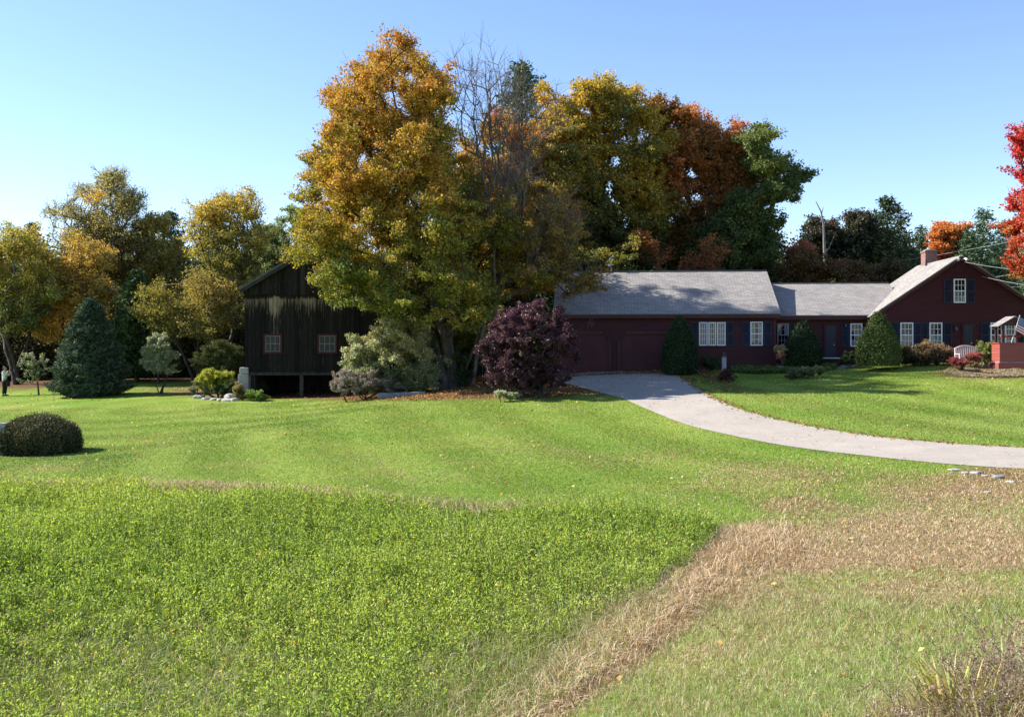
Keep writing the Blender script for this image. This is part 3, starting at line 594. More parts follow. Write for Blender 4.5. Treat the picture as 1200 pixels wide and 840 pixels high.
def wth(x, z):
    d = zk - z; v = max(0, .80 - d * .62) if z < zk else 0
    v += .40 * math.exp(-((x - bx(322)) / .24) ** 2) * (1 if d < 2.1 and d > 0 else 0) + .12 * math.exp(-((x - bx(292)) / .12) ** 2) * (1 if 0 < d < 3 else 0) + .16 * math.exp(-((x - bx(366)) / .05) ** 2) * (z < zk)
    for wx in (320, 384): v += .2 * math.exp(-((x - bx(wx)) / .25) ** 2) * (1 if bz(428) < z < bz(413) else 0)
    return v
boards('wall', xl - .05, xr + .05, zk, gab, -.12, seed=2)
boards('wall', xl, xr, zbm, lambda x: zk + .05, 0, seed=3, weather=wth)
t = MB(); t.prism([(xl, zbm + .02), (xr, zbm + .02), (xr, ze_ - .1), (bx(392), za_ - .2), (xl, ze_ - .1)], .035, .08)
t.box(xl, xl + .06, .0801, BL, zbm, ze_ - .05); t.box(xr - .06, xr, .0801, BL, zbm, ze_ - .05); t.prism([(xl, zbm - 2), (xr, zbm - 2), (xr, ze_ - .1), (bx(392), za_ - .2), (xl, ze_ - .1)], BL - .06, BL)
t.build('rear_wall', M['barn_dark'], barn)
roof_slope('roof', (bx(283), -.35, ze_ - .05), (bx(283), BL + .3, ze_ - .05), (0, BL + .3, za_), (0, -.35, za_), .1, M['barn_roof'], barn)
roof_slope('roof', (bx(501), -.35, ze_ - .05), (bx(501), BL + .3, ze_ - .05), (0, BL + .3, za_), (0, -.35, za_), .1, M['barn_roof'], barn)
t = MB()
for s, q in ((-1, 283), (1, 501)): t.bar((bx(q), -.31, ze_ - .13), (0, -.31, za_ - .09), .04, .17)
t.build('rake_board', M['barn_dark'], barn)
t = MB(); t.box(xl - .02, xr + .02, .0, .3, zbm - .16, zbm - .003); t.build('sill_beam', M['barn_dark'], barn)
t = MB(); t.box(xl + .3, xr - .1, 5.5, 5.9, -1, zbm - .17); t.box(xl + .02, xl + .45, .35, 5.5, -1, zbm - .17); t.box(xr - .5, xr, .3, 5.5, -1, zbm - .17); t.build('basement_wall', M['barn_dark'], barn)
t = MB(); t.box(xl + .07, xr - .07, .31, BL - .1, zbm - .1, zbm + .02); t.build('floor_deck', M['barn_dark'], barn)
for q in (353,): t = MB(); t.box(bx(q) - .09, bx(q) + .09, .06, .24, -.6, zbm - .163); t.build('post', M['barn'] if False else M['bark'], barn)
for a, b_ in ((311.5, 328.5), (374.5, 393)):
    x0, x1, z0, z1 = bx(a), bx(b_), bz(412), bz(393.5); wn = MB(); f_ = .1
    if 'barn_muntin' not in M: M['barn_muntin'] = plain('old_grey_paint', (.14, .14, .15), (.22, .22, .23), 8, .8)
    if 'red_frame' not in M: M['red_frame'] = plain('faded_red_paint', (.042, .008, .012), (.065, .012, .017), 8, .7)
    wn.box(x0 - f_, x0, -.07, -.022, z0 - f_, z1 + f_); wn.box(x1, x1 + f_, -.07, -.022, z0 - f_, z1 + f_); wn.box(x0, x1, -.07, -.022, z1, z1 + f_); wn.box(x0, x1, -.09, -.022, z0 - f_, z0); w_ = wn.build('window', M['red_frame'], barn)
    s_ = MB(); 
    for i in range(4): x = x0 + (x1 - x0 - .03) * i / 3; s_.box(x, x + .03, -.06, -.03, z0, z1)
    for i in range(3): z = z0 + (z1 - z0 - .03) * i / 2; s_.box(x0 + .03, x1 - .03, -.058, -.032, z, z + .03)
    s_.build('muntin', M['barn_muntin'], w_)
    g = MB(); g.quad((x0, -.040, z0), (x1, -.040, z0), (x1, -.040, z1), (x0, -.040, z1)); g.build('pane', M['dark_pane'], w_)
    g = MB(); g.quad((x0, -.0285, z0), (x1, -.0285, z0), (x1, -.0285, z1), (x0, -.0285, z1)); g.build('shade_backing', M['room_shade'], w_)
# ---------------------------------------------------------------- stones
def rock(sx, sy, sz, seed, sub=3, amp=.18, box=.5):
    import bmesh
    bm = bmesh.new(); bmesh.ops.create_icosphere(bm, subdivisions=sub, radius=1); nz = Noise(seed, .9); nz2 = Noise(seed + 50, .25)
    co = np.array([v.co[:] for v in bm.verts]); mx = np.abs(co).max(1, keepdims=True); co = co * (1 - box) + co / mx * box * .85; co *= (1 + amp * nz(co) + amp * .25 * nz2(co))[:, None]
    for v, c in zip(bm.verts, co): v.co = (c[0] * sx, c[1] * sy, c[2] * sz)
    me = bpy.data.meshes.new('stone'); bm.to_mesh(me); bm.free(); return me
def stone(name, px, D, sx, sy, sz, seed, mat, label, cat='stone', group=None, lift=.3, rz=0, parent=None, loc=None, box=.5):
    me = rock(sx, sy, sz, seed, box=box, amp=.05 if name == 'foundation_stone' else .18, sub=4 if name == 'foundation_stone' else 3); me.materials.append(M[mat]); o = bpy.data.objects.new(name, me); COL.objects.link(o)
    if parent: o.parent = parent; o.location = loc; return o
    g = ground_at(px, D); o.location = (g.x, g.y, g.z + sz * lift); o.rotation_euler = (0, 0, rz); return tag(o, label, cat, group)
stone('foundation_stone', 0, 0, .30, .4, .52, 5, 'granite', None, parent=barn, loc=(bx(286), .2, bz(449)), box=.99)
stone('foundation_stone', 0, 0, .27, .3, .20, 6, 'granite', None, parent=barn, loc=(bx(286.5), .12, bz(434.5)), box=.99)
stone('foundation_stone', 0, 0, .36, .3, .35, 8, 'granite', None, parent=barn, loc=(bx(287), .22, bz(462)), box=.99)
SL = ['roundish grey stone at the far left end of the rock garden edge', 'flat pale stone beside the left end of the rock garden', 'low grey stone under the middle of the yellow green clump', 'small pale stone edging the rock garden just right of its middle', 'long flat stone edging the rock garden before the granite pier', 'squarish pale stone at the right end of the rock garden edge', 'dark tilted stone between the clump and the granite pier', 'pale stone high on the rock garden slope below the barn corner']
for i, (px, D_, a, b_, c) in enumerate([(233, 51, .3, .25, .14), (243, 50.3, .32, .2, .09), (251, 49.8, .28, .2, .1), (259, 49.4, .22, .2, .09), (268, 49.2, .4, .22, .1), (276, 49.1, .22, .2, .13), (270, 50.3, .35, .25, .22), (278, 50.8, .25, .2, .35)]):
    stone('edging_stone', px, D_, a, b_, c, 20 + i, 'fieldstone', SL[i], 'stone', 'stones edging the rock garden', rz=i * .7)
FS = ['leftmost flat pale slab in the row beside the driveway', 'small buff stone second from the left beside the driveway', 'grey slab with dark underside near the driveway', 'thin pale slab in the middle of the driveway stones', 'dark bluish tilted slab among the driveway stones', 'small pale stone at the right end of the driveway stones', 'tiny pale stone lying apart in the grass before the others']
for i, (px, D_, a, b_, c) in enumerate([(1119, 19.9, .12, .09, .025), (1131, 19.4, .07, .08, .03), (1143, 19.3, .1, .09, .035), (1156, 18.9, .08, .07, .02), (1169, 18.6, .12, .1, .04), (1184, 18, .09, .08, .025), (1157, 17, .05, .05, .02)]):
    stone('flat_stone', px, D_, a, b_, c, 40 + i, 'blue_stone' if i in (4,) else 'fieldstone', FS[i], 'stone', 'flat stones beside the driveway', lift=.6, rz=i * 1.1, box=.7)
# granite slab in front of the big shrub
p0 = Vector(P(443, 461, 44.5)); sl_ = MB(); q = ground_at(471, 44.3)
mb = MB(); mb.box(-1.06, 1.06, -.2, .2, -.06, .20); slab = mb.build('stone_slab', M['blue_stone']); slab.location = (q.x, q.y, q.z); slab.rotation_euler = (0, -.02, .05)
bv = slab.modifiers.new('bev', 'BEVEL'); bv.width = .025; bv.segments = 2; tag(slab, 'long low grey stone slab lying on the lawn before the big round shrub', 'stone slab')
g = ground_at(3.5, 31.2); mb = MB(); mb.box(-.11, .11, -.11, .11, -.2, 1.02); gp = mb.build('stone_post', M['granite']); gp.location = g; gp.rotation_euler = (.01, .02, .1)
bv = gp.modifiers.new('bev', 'BEVEL'); bv.width = .03; bv.segments = 2; tag(gp, 'rough grey granite post at the left end of the clipped hedge', 'post')
# wooden post with a finial in the shade bed
g = ground_at(848.5, 42.2); wp = empty('garden_post', g, 'grey wooden post with a dark cap before the triple window', 'post')
mb = MB(); mb.box(-.08, .08, -.08, .08, -.1, 1.0); mb.build('shaft', M['post'], wp)
mb = MB(); mb.box(-.11, .11, -.11, .11, 1.002, 1.05); mb.box(-.07, .07, -.07, .07, 1.052, 1.16); mb.tube((0, 0, 1.162), (0, 0, 1.24), .085, .01, 4); mb.build('cap', M['dark_metal'], wp)
# pot
g = ground_at(914, 44.8); pot = empty('flower_pot', g, 'small blue grey pot with tan dried grass and red flowers by the corner window', 'potted plant')
mb = MB(); mb.tube((0, 0, -.02), (0, 0, .2), .10, .14, 14); mb.tube((0, 0, .2), (0, 0, .235), .16, .16, 14); mb.build('pot', M['blue_stone'], pot)
# stepping path to the door
px0 = [hit(*q) for q in [(980, 432), (1000, 430.5), (1003, 428), (988, 427)]]
V = [(a, b_, gz(a, b_) + .015) for a, b_ in px0]; pm = MB(); pm.quad(*V); tag(pm.build('path', drive.data.materials[0]), kind='structure')

# ---------------------------------------------------------------- wires
def wire(pts, r, name, label):
    mb = MB()
    for (a, b_, sag) in pts:
        a, b_ = Vector(a), Vector(b_); n = 14; q = [a.lerp(b_, i / n) - Vector((0, 0, sag * 4 * (i / n) * (1 - i / n))) for i in range(n + 1)]
        for i in range(n): mb.tube(q[i], q[i + 1], r, r, 5)
    o = mb.build(name, M['wire']); return tag(o, label, 'cable', 'overhead cables')
wire([(P(960, 319, 62), P(1400, 236, 44), .3)], .011, 'overhead_cable', 'highest overhead cable, passing behind the brick chimney to the right edge')
ap = Hw(uC + .1, vc - .15, za - .25); wire([(ap, P(1430, 296, 34), .55)], .009, 'overhead_cable', 'service cable running from the peak of the red gable to the right')
q1 = Hw(U(1150, vc), vc - .06, Zl(324, U(1150, vc), vc)); wire([(q1, P(1430, 326, 34), .5)], .009, 'overhead_cable', 'thin cable leaving the right slope of the gable beside a bracket')
wire([(P(1120, 331, 58), P(1430, 270, 40), .2)], .010, 'overhead_cable', 'cable crossing low behind the right slope of the gable roof')
wire([(P(1140, 339, 58), P(1430, 305, 40), .2)], .010, 'overhead_cable', 'lowest cable crossing behind the right slope of the gable roof')
bw = Vector(barn.location) + Vector((bx(284), .3, ze_ - .2))
wire([(P(-120, 349, 70), P(318, 322, 66), .3)], .016, 'overhead_cable', 'upper cable crossing the woods at the far left behind the spruce')
wire([(P(-120, 366, 69), P(318, 349, 65), .3)], .016, 'overhead_cable', 'lower cable crossing the woods at the far left behind the spruce')
# ---------------------------------------------------------------- plants: skeletons, tubes, leaves
def unit(v): return v / (np.linalg.norm(v, axis=-1, keepdims=True) + 1e-9)
def tubes(P0, P1, r0, r1, k):
    d = unit(P1 - P0); ref = np.where(np.abs(d[:, 2:3]) > .9, [[1., 0, 0]], [[0, 0, 1.]]); u = unit(np.cross(d, ref)); v = np.cross(d, u)
    a = np.arange(k) * 2 * np.pi / k; ring = u[:, None] * np.cos(a)[None, :, None] + v[:, None] * np.sin(a)[None, :, None]
    P0 = P0 - d * r0[:, None] * .2
    A = P0[:, None] + ring * r0[:, None, None]; B = P1[:, None] + ring * r1[:, None, None]
    V = np.concatenate([A, B], 1).reshape(-1, 3); n = len(P0); base = (np.arange(n) * 2 * k)[:, None]; i = np.arange(k)[None]; j = (i + 1) % k
    Fq = np.stack([base + i, base + j, base + k + j, base + k + i], -1).reshape(-1, 4); return V, Fq
def leaves(C, size, g, col, up=.5, aspect=.62, direction=None, jit=.22, fold=.12):
    n = len(C); L = size * g.uniform(.65, 1.35, n)
    nrm = unit(g.normal(size=(n, 3)) + np.array([0, 0, up])); t = g.normal(size=(n, 3)) if direction is None else direction
    a = unit(np.cross(nrm, np.cross(t, nrm)) + 1e-6); b_ = np.cross(nrm, a)
    A = C - a * L[:, None] * .5; B = C + a * L[:, None] * .5; s = b_ * (L * aspect * .5)[:, None]; m = C + nrm * (L * fold)[:, None]
    V = np.stack([A, m + s, B, m - s], 1).reshape(-1, 3); Fq = np.arange(4 * n).reshape(-1, 4)
    c = np.clip(col * (1 + jit * g.normal(size=(n, 1))), .004, .85); return V, Fq, np.repeat(c, 4, 0)
def skeleton(base, att, fork, lead, g, stems=1, spread=.25, step=.7, lean=None, upr=.25):
    nodes = []; par = []; plen = []
    top = att[:, :2].mean(0) if len(att) else base[:2]
    for s in range(stems):
        b0 = base + np.r_[g.normal(size=2) * spread * (stems > 1) * .5, -.25]
        ang = 2 * np.pi * s / stems + g.uniform(0, 1); dirx = np.r_[np.cos(ang), np.sin(ang)] * spread * (stems > 1)
        tgt = top + (dirx / (np.linalg.norm(dirx) + 1e-6)) * (att[:, :2].std(0).mean() * 1.5) * (stems > 1)
        if lean is not None: tgt = tgt * .3 + (base[:2] + np.array(lean)) * .7
        h = base[2]; H_ = max(lead, fork) * (1 if s == 0 else g.uniform(.7, .95)); k = max(3, int((H_) / .6)); prev = -1
        for i in range(k + 1):
            f = i / k; p = np.r_[b0[:2] * (1 - f**1.3) + tgt * f**1.3, b0[2] + (H_ + .25) * f] + np.r_[g.normal(size=2) * .05 * (i > 0) * min(1, H_ / 6), 0]
            nodes.append(p); par.append(prev); plen.append(0 if prev < 0 else plen[prev] + .6); prev = len(nodes) - 1
    ntr = len(nodes); ok0 = np.array([nodes[i][2] >= base[2] + fork * .95 for i in range(ntr)])
    if not ok0.any(): ok0[-1] = True
    N = np.zeros((ntr + len(att) * 26, 3)); PL = np.zeros(len(N)); OK = np.zeros(len(N), bool); N[:ntr] = nodes; PL[:ntr] = plen; OK[:ntr] = ok0; n = ntr; par = par + [0] * (len(N) - ntr)
    o = np.argsort(np.linalg.norm(att - (base + [0, 0, fork]), axis=1)); tips = []; tipd = []
    for a in att[o]:
        d = a - N[:n]; dist = np.linalg.norm(d, axis=1); cost = dist + upr * np.hypot(d[:, 0], d[:, 1]) + .28 * PL[:n] + 1.3 * np.maximum(0, -d[:, 2] + .15 * dist) + (~OK[:n]) * 1e3
        i = int(np.argmin(cost)); L = dist[i]; k = min(max(1, int(math.ceil(L / step))), 24); p0 = N[i].copy(); bow = np.r_[g.normal(size=2) * (.09 if upr < .8 else .03), .10] * L; prev = i
        for q in range(1, k + 1):
            f = q / k; p = p0 * (1 - f) + a * f + bow * 4 * f * (1 - f) * .5 + g.normal(size=3) * .05 * min(L, 1.) * (q < k)
            N[n] = p; par[n] = prev; PL[n] = PL[prev] + L / k; OK[n] = True; prev = n; n += 1
        tips.append(prev)
    return N[:n], np.array(par[:n]), np.array(tips), ntr
def radii(par, n, tips, rt, r0):
    w_ = np.zeros(n); w_[tips] += 1
    for i in range(n - 1, -1, -1):
        if par[i] >= 0: w_[par[i]] += w_[i]
    w_ = np.maximum(w_, .5); p = math.log(r0 / rt) / math.log(max(w_.max(), 2)); return rt * w_ ** p
def tball(g, n):                   # points inside a unit ball, denser towards its middle
    return unit(g.normal(size=(n, 3))) * g.random((n, 1)) ** .5
def lobesample(lobes, D, n, g, depth, shell=.3, bough=.5):
    shr = bough * .6 * F / D; lo, hi = min(l[0] - l[2] for l in lobes), max(l[0] + l[2] for l in lobes); xc, Wc = (lo + hi) / 2, (hi - lo) / 2
    rad = [(max(l[2] - shr, l[2] * .45), max(l[3] - shr * .7, l[3] * .45)) for l in lobes]
    vol = np.array([r[0] * r[1] for r in rad]) ** .95; nb = max(8, n // 3); cnt = g.multinomial(nb, vol / vol.sum()); out = []
    for l, r, c in zip(lobes, rad, cnt):
        Dl = D + (l[4] if len(l) > 4 else 0); v = unit(g.normal(size=(c, 3))) * (g.random((c, 1)) ** shell)
        px = l[0] + v[:, 0] * r[0]; py = l[1] + v[:, 2] * r[1]; cw = np.sqrt(np.clip(1 - ((px - xc) / Wc) ** 2, .08, 1)) * Wc * .62 * D / F * (depth / .85)
        dy = v[:, 1] * r[0] * D / F * .6 + g.uniform(-1, 1, c) * np.maximum(cw - r[0] * D / F * .5, 0); Dn = Dl + dy
        out.append(np.stack([(px - 600) * Dn / F, Dn, EYE + (HOR - py) * Dn / F], -1))
    B = np.concatenate(out); k = g.integers(0, len(B), n); return B[k] + tball(g, n) * bough * 1.0 * [1, 1, .6]
def tree(name, label, cat, px, D, lobes, ncl, nl, size, clr, pal, r0=.25, fork=2.5, lead=None, stems=1, spread=.25, depth=.85, seed=1, group=None,
         rt=.012, twigs=0, twl=.6, hgrad=.6, bark='bark', leaf='leaf', up=.5, shell=.3, flat=.6, tj=.12, ns=2.2, lean=None, jit=.22, sparse=None, kn=2.1, ks=.76, bough=.6, upr=.25, parts=('trunk', 'crown'), aspect=.62, twr=.007, zmin=.15, ncs=None):
    g = np.random.default_rng(seed); base = np.array(ground_at(px, D)); root = empty(name, base, label, cat, group)
    nl = nl * kn; size = size * ks; A = lobesample(lobes, D, ncl, g, depth, shell, bough); A[:, 2] = np.maximum(A[:, 2], gz(A[:, 0], A[:, 1]) + zmin)
    if lead is None: lead = (A[:, 2].max() - base[2]) * .55
    N, par, tips, ntr = skeleton(base, A, fork, lead, g, stems, spread, lean=lean, upr=upr)
    r = radii(par, len(N), tips, rt, r0); ch = np.where(par >= 0)[0]
    rr = np.minimum(r[par[ch]], r[ch] * 1.6)
    flare = np.ones(len(N)); zz = N[:ntr, 2] - base[2]; flare[:ntr] = 1 + .5 * np.clip(1 - zz / .6, 0, 1)
    P0, P1, a0, a1 = N[par[ch]], N[ch], rr * flare[par[ch]], r[ch] * flare[ch]
    V, Fq = tubes(P0, P1, a0, a1, 6)
    if twigs:
        T = np.repeat(N[tips], twigs, 0); dv = unit(unit(N[tips] - N[par[tips]]).repeat(twigs, 0) * .8 + g.normal(size=T.shape) * .65 + [0, 0, .35]); ln = g.uniform(.4, 1.3, (len(T), 1)) * twl
        V2, F2 = tubes(T, T + dv * ln, np.full(len(T), twr * 1.3), np.full(len(T), twr * .6), 3); Fq = np.concatenate([Fq, F2 + len(V)]); V = np.concatenate([V, V2])
    mesh_arr(parts[0], V - base, Fq, M[bark], root, smooth=True)
    A2 = N[tips]
    if sparse is not None: A2 = A2[sparse(A2, g)]
    if nl and len(A2):
        nz = Noise(seed + 99, ns); zlo, zhi = A[:, 2].min(), A[:, 2].max(); per = np.maximum(1, (nl * g.uniform(.5, 1.5, len(A2))).astype(int)); ci = np.repeat(np.arange(len(A2)), per)
        dt = unit(A2 - N[par[tips]] if sparse is None else g.normal(size=A2.shape)); C = A2[ci] + dt[ci] * g.uniform(-1.0, .75, (len(ci), 1)) * clr * 1.25 + tball(g, len(ci)) * clr * [1, 1, flat] * g.uniform(.6, 1.2, (len(A2), 1))[ci]
        C[:, 2] = np.maximum(C[:, 2], gz(C[:, 0], C[:, 1]) + .03)
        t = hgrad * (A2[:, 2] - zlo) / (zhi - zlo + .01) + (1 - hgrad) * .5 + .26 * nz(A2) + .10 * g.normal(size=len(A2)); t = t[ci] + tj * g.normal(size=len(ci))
        V, Fq, c = leaves(C, size, g, lerpc(pal, t), up, aspect, jit=jit)
        mesh_arr(parts[1], V - base, Fq, M[leaf], root, col=c)
    return root
def shrub(name, label, cat, px, D, lobes, ncl, nl, size, clr, pal, **kw):
    d = dict(r0=.05, fork=.1, lead=.3, stems=5, spread=.3, rt=.006, parts=('stems', 'foliage'), zmin=.05, shell=.25, hgrad=.4, ns=.6, kn=1.9, ks=.78, bough=.18)
    hh = (max(l[1] + l[3] for l in lobes) - min(l[1] - l[3] for l in lobes)) * D / F; d['r0'] = .012 + .018 * hh; d['rt'] = .005
    d.update(kw); return tree(name, label, cat, px, D, lobes, ncl, nl, size, clr, pal, **d)
def conifer(name, label, cat, px, D, top_py, base_r, pal, tiers, nb, tuft, size, seed=1, r0=.15, low=.2, prof=.9, droop=-.1, upt=.15, jag=.2, leafn=30, group=None, bark='bark', clr=.12, ragged=0, leaf='needle', cx=None, profile=None, aspect=.3):
    g = np.random.default_rng(seed); base = np.array(ground_at(px, D)); root = empty(name, base, label, cat, group)
    H_ = EYE + (HOR - top_py) * D / F - base[2]; top = base + [0 if cx is None else (cx - px) * D / F, 0, H_]
    P0, P1, A0, A1 = [], [], [], []; TC, TD = [], []
    k = 12
    for i in range(k): f0, f1 = i / k, (i + 1) / k; P0.append(base + (top - base) * f0 - [0, 0, .2 * (i == 0)]); P1.append(base + (top - base) * f1); A0.append(r0 * (1 - f0) + .012); A1.append(r0 * (1 - f1) + .012)
    for ti in range(tiers):
        f = low / H_ + (1 - low / H_) * ((ti + .5) / tiers) ** .95; c = base + (top - base) * f
        Rf = (1 - f) ** prof if profile is None else profile(f); Rm = base_r * Rf + .06
        n = max(4, int(nb * (.35 + Rf)));
        for b_ in range(n):
            a = 2 * np.pi * (b_ + g.uniform(0, .8)) / n + ti * 1.3; L = Rm * g.uniform(1 - jag, 1 + jag * .6)
            if ragged and g.random() < ragged: L *= g.uniform(.35, .75)
            d = np.array([np.cos(a), np.sin(a), 0]); p0 = c + [0, 0, g.uniform(-.5, .5) * H_ / tiers * .6]; p1 = p0 + d * L * .55 + [0, 0, L * droop * .7]; p2 = p0 + d * L + [0, 0, L * (droop + upt)]
            P0 += [p0, p1]; P1 += [p1, p2]; rb = .012 + .02 * L / max(base_r, 1); A0 += [rb, rb * .7]; A1 += [rb * .7, rb * .3]
            m = max(2, int(L / tuft)); 
            for q in range(m):
                s = .22 + .78 * (q + g.uniform(.3, 1)) / m; pp = (p0 * (1 - s / .55) + p1 * s / .55) if s < .55 else (p1 * (1 - (s - .55) / .45) + p2 * (s - .55) / .45)
                side = np.array([-d[1], d[0], 0]) * g.normal() * L * .22 * (1.15 - s * .6); TC.append(pp + side * 1.0); TD.append(unit(d * 1.0 + unit(side + 1e-6) * .5 + [0, 0, .35]))
    TC.append(top); TD.append(np.array([0, 0, 1.]))
    V, Fq = tubes(np.array(P0), np.array(P1), np.array(A0), np.array(A1), 5); mesh_arr('trunk', V - base, Fq, M[bark], root, smooth=True)
    TC, TD = np.array(TC), np.array(TD); ci = np.repeat(np.arange(len(TC)), leafn); C = TC[ci] + g.normal(size=(len(ci), 3)) * clr * [1, 1, .6]
    t = .5 + .25 * Noise(seed, 1.2)(TC) + .1 * g.normal(size=len(TC)); V, Fq, c = leaves(C, size, g, lerpc(pal, t[ci] + .1 * g.normal(size=len(ci))), .5, aspect, direction=TD[ci] + .6 * g.normal(size=(len(ci), 3)), fold=.05)
    mesh_arr('crown', V - base, Fq, M[leaf], root, col=c); return root
def clipped(name, label, cat, px, D, prof, yd, pal, n, size, seed, group=None, pxc=None, lump=.09, leaf='needle', lift=0, up=.3, out=.05, round_=2.0):
    """shrub clipped to a profile: prof = [(row, half width)] in picture rows, widest depth yd times the width"""
    g = np.random.default_rng(seed); base = np.array(ground_at(px, D)); root = empty(name, base, label, cat, group); s = D / F
    zs = np.array([EYE + (HOR - a) * s - base[2] for a, _ in prof]); rs = np.array([b_ * s for _, b_ in prof]); o = np.argsort(zs); zs, rs = zs[o], rs[o]
    nz = Noise(seed, .5); nzf = Noise(seed + 7, .15)
    def surf(z, a, k=1.0):
        r = np.interp(z, zs, rs); ca, sa = np.cos(a), np.sin(a); q = (np.abs(ca) ** round_ + np.abs(sa) ** round_) ** (-1 / round_)
        p = np.stack([r * q * ca, r * q * sa * yd, z], -1); return p * np.array([1, 1, 1]) * (k + lump * nz(p + base) + lump * .45 * nzf(p + base))[:, None] * [1, 1, 0] + np.stack([0 * z, 0 * z, z], -1)
    # solid dark core added to block light, inner shade put in its colour
    kz, ka = 22, 28; zz = np.linspace(max(zs[0], -.05), zs[-1] - .04, kz); Z, A = np.meshgrid(zz, np.arange(ka) * 2 * np.pi / ka, indexing='ij'); V = surf(Z.ravel(), A.ravel(), .9)
    i = (np.arange(kz - 1)[:, None] * ka + np.arange(ka)[None]); j = (np.arange(kz - 1)[:, None] * ka + (np.arange(ka)[None] + 1) % ka); Fq = np.stack([i, j, j + ka, i + ka], -1).reshape(-1, 4)
    if 'core' not in M: M['core'] = plain('shaded_core', (.012, .014, .008), (.03, .03, .018), 12, .95)
    mesh_arr('stems', V, Fq, M['core'], root)  # this part is the added dark core, not real stems
    za = np.linspace(zs[0], zs[-1], 200); area = np.interp(za, zs, rs) * np.sqrt(1 + np.gradient(np.interp(za, zs, rs), za) ** 2) + .01; cdf = np.cumsum(area); z = np.interp(g.random(n) * cdf[-1], cdf, za); a = g.uniform(0, 2 * np.pi, n)
    p = surf(z, a, 1.0) ; nr = unit(np.stack([np.cos(a), np.sin(a) / max(yd, .3), 0 * a], -1)); dr = np.interp(z + .05, zs, rs) - np.interp(z - .05, zs, rs); nr[:, 2] = -dr / .1 * .7; nr = unit(nr)
    C = p + nr * (g.normal(size=(n, 1)) * out - out * .4); C[:, 2] = np.maximum(C[:, 2], .02 + gz(C[:, 0] + base[0], C[:, 1] + base[1]) - base[2]); t = .5 + .3 * Noise(seed + 1, .35)(p + base) + .12 * g.normal(size=n)
    V, Fq, c = leaves(C, size, g, lerpc(pal, t), up, .5, direction=nr + [0, 0, .8] + .6 * g.normal(size=(n, 3)), fold=.06); mesh_arr('foliage', V, Fq, M[leaf], root, col=c); return root

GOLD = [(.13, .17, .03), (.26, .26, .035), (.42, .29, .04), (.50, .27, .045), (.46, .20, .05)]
OLIVE = [(.055, .085, .02), (.11, .135, .03), (.20, .20, .045), (.30, .25, .05)]
YEL = [(.10, .14, .025), (.24, .26, .035), (.45, .36, .05), (.55, .33, .04)]
DKG = [(.018, .042, .012), (.032, .065, .018), (.05, .085, .022), (.08, .11, .03)]
MIDG = [(.03, .06, .015), (.05, .095, .022), (.08, .13, .03)]
PINE = [(.025, .055, .026), (.045, .085, .04), (.08, .125, .06)]
REDO = [(.05, .085, .02), (.20, .08, .03), (.36, .10, .04), (.46, .13, .05)]
BROWN = [(.10, .05, .022), (.20, .10, .035), (.32, .17, .05)]
ORANGE = [(.30, .22, .04), (.55, .22, .04), (.60, .19, .05), (.62, .24, .08)]
RED = [(.32, .30, .04), (.50, .09, .03), (.52, .03, .035), (.50, .025, .05)]

# the great gold maple
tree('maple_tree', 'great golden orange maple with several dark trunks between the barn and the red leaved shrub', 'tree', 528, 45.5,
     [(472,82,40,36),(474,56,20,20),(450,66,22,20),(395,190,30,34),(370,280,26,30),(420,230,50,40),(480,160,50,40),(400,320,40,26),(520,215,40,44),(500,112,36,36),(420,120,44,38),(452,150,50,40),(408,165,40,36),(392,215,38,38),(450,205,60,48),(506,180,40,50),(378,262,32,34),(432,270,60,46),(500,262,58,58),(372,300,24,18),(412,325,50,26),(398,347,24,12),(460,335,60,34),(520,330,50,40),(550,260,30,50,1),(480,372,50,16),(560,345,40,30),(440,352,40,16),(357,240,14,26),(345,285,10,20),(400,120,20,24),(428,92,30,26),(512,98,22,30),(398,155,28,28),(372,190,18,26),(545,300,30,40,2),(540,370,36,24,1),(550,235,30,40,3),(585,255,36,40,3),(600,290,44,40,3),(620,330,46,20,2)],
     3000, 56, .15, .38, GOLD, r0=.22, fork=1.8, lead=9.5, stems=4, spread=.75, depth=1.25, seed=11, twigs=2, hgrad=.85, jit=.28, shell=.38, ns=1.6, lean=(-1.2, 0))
# the half bare tree
def bare_sp(A, g):
    px, py = proj(A[:, 0], A[:, 1], A[:, 2]); return (g.random(len(A)) < np.clip((py - 205) / 110, .01, .95)) | ((px > 640) & (py > 300))
tree('bare_tree', 'tall grey half bare tree with thin upright twigs right of the golden maple', 'tree', 556, 46.5,
     [(562,90,34,40),(600,115,34,50),(640,135,26,36),(575,150,40,50),(612,190,40,50),(590,230,45,50),(650,270,45,45),(640,315,45,30),(690,325,22,9,-1),(680,338,20,7,-1.5),(540,130,12,50)],
     800, 60, .14, .32, [(.14,.14,.03),(.30,.20,.04),(.44,.25,.06)], r0=.14, fork=1.6, lead=6.5, stems=5, spread=.8, depth=1.1, seed=12, twigs=4, twl=1.0, twr=.0065, rt=.011, bark='twig_bark', sparse=bare_sp, hgrad=.1, lean=(.8, 0), upr=1.3, bough=.9)
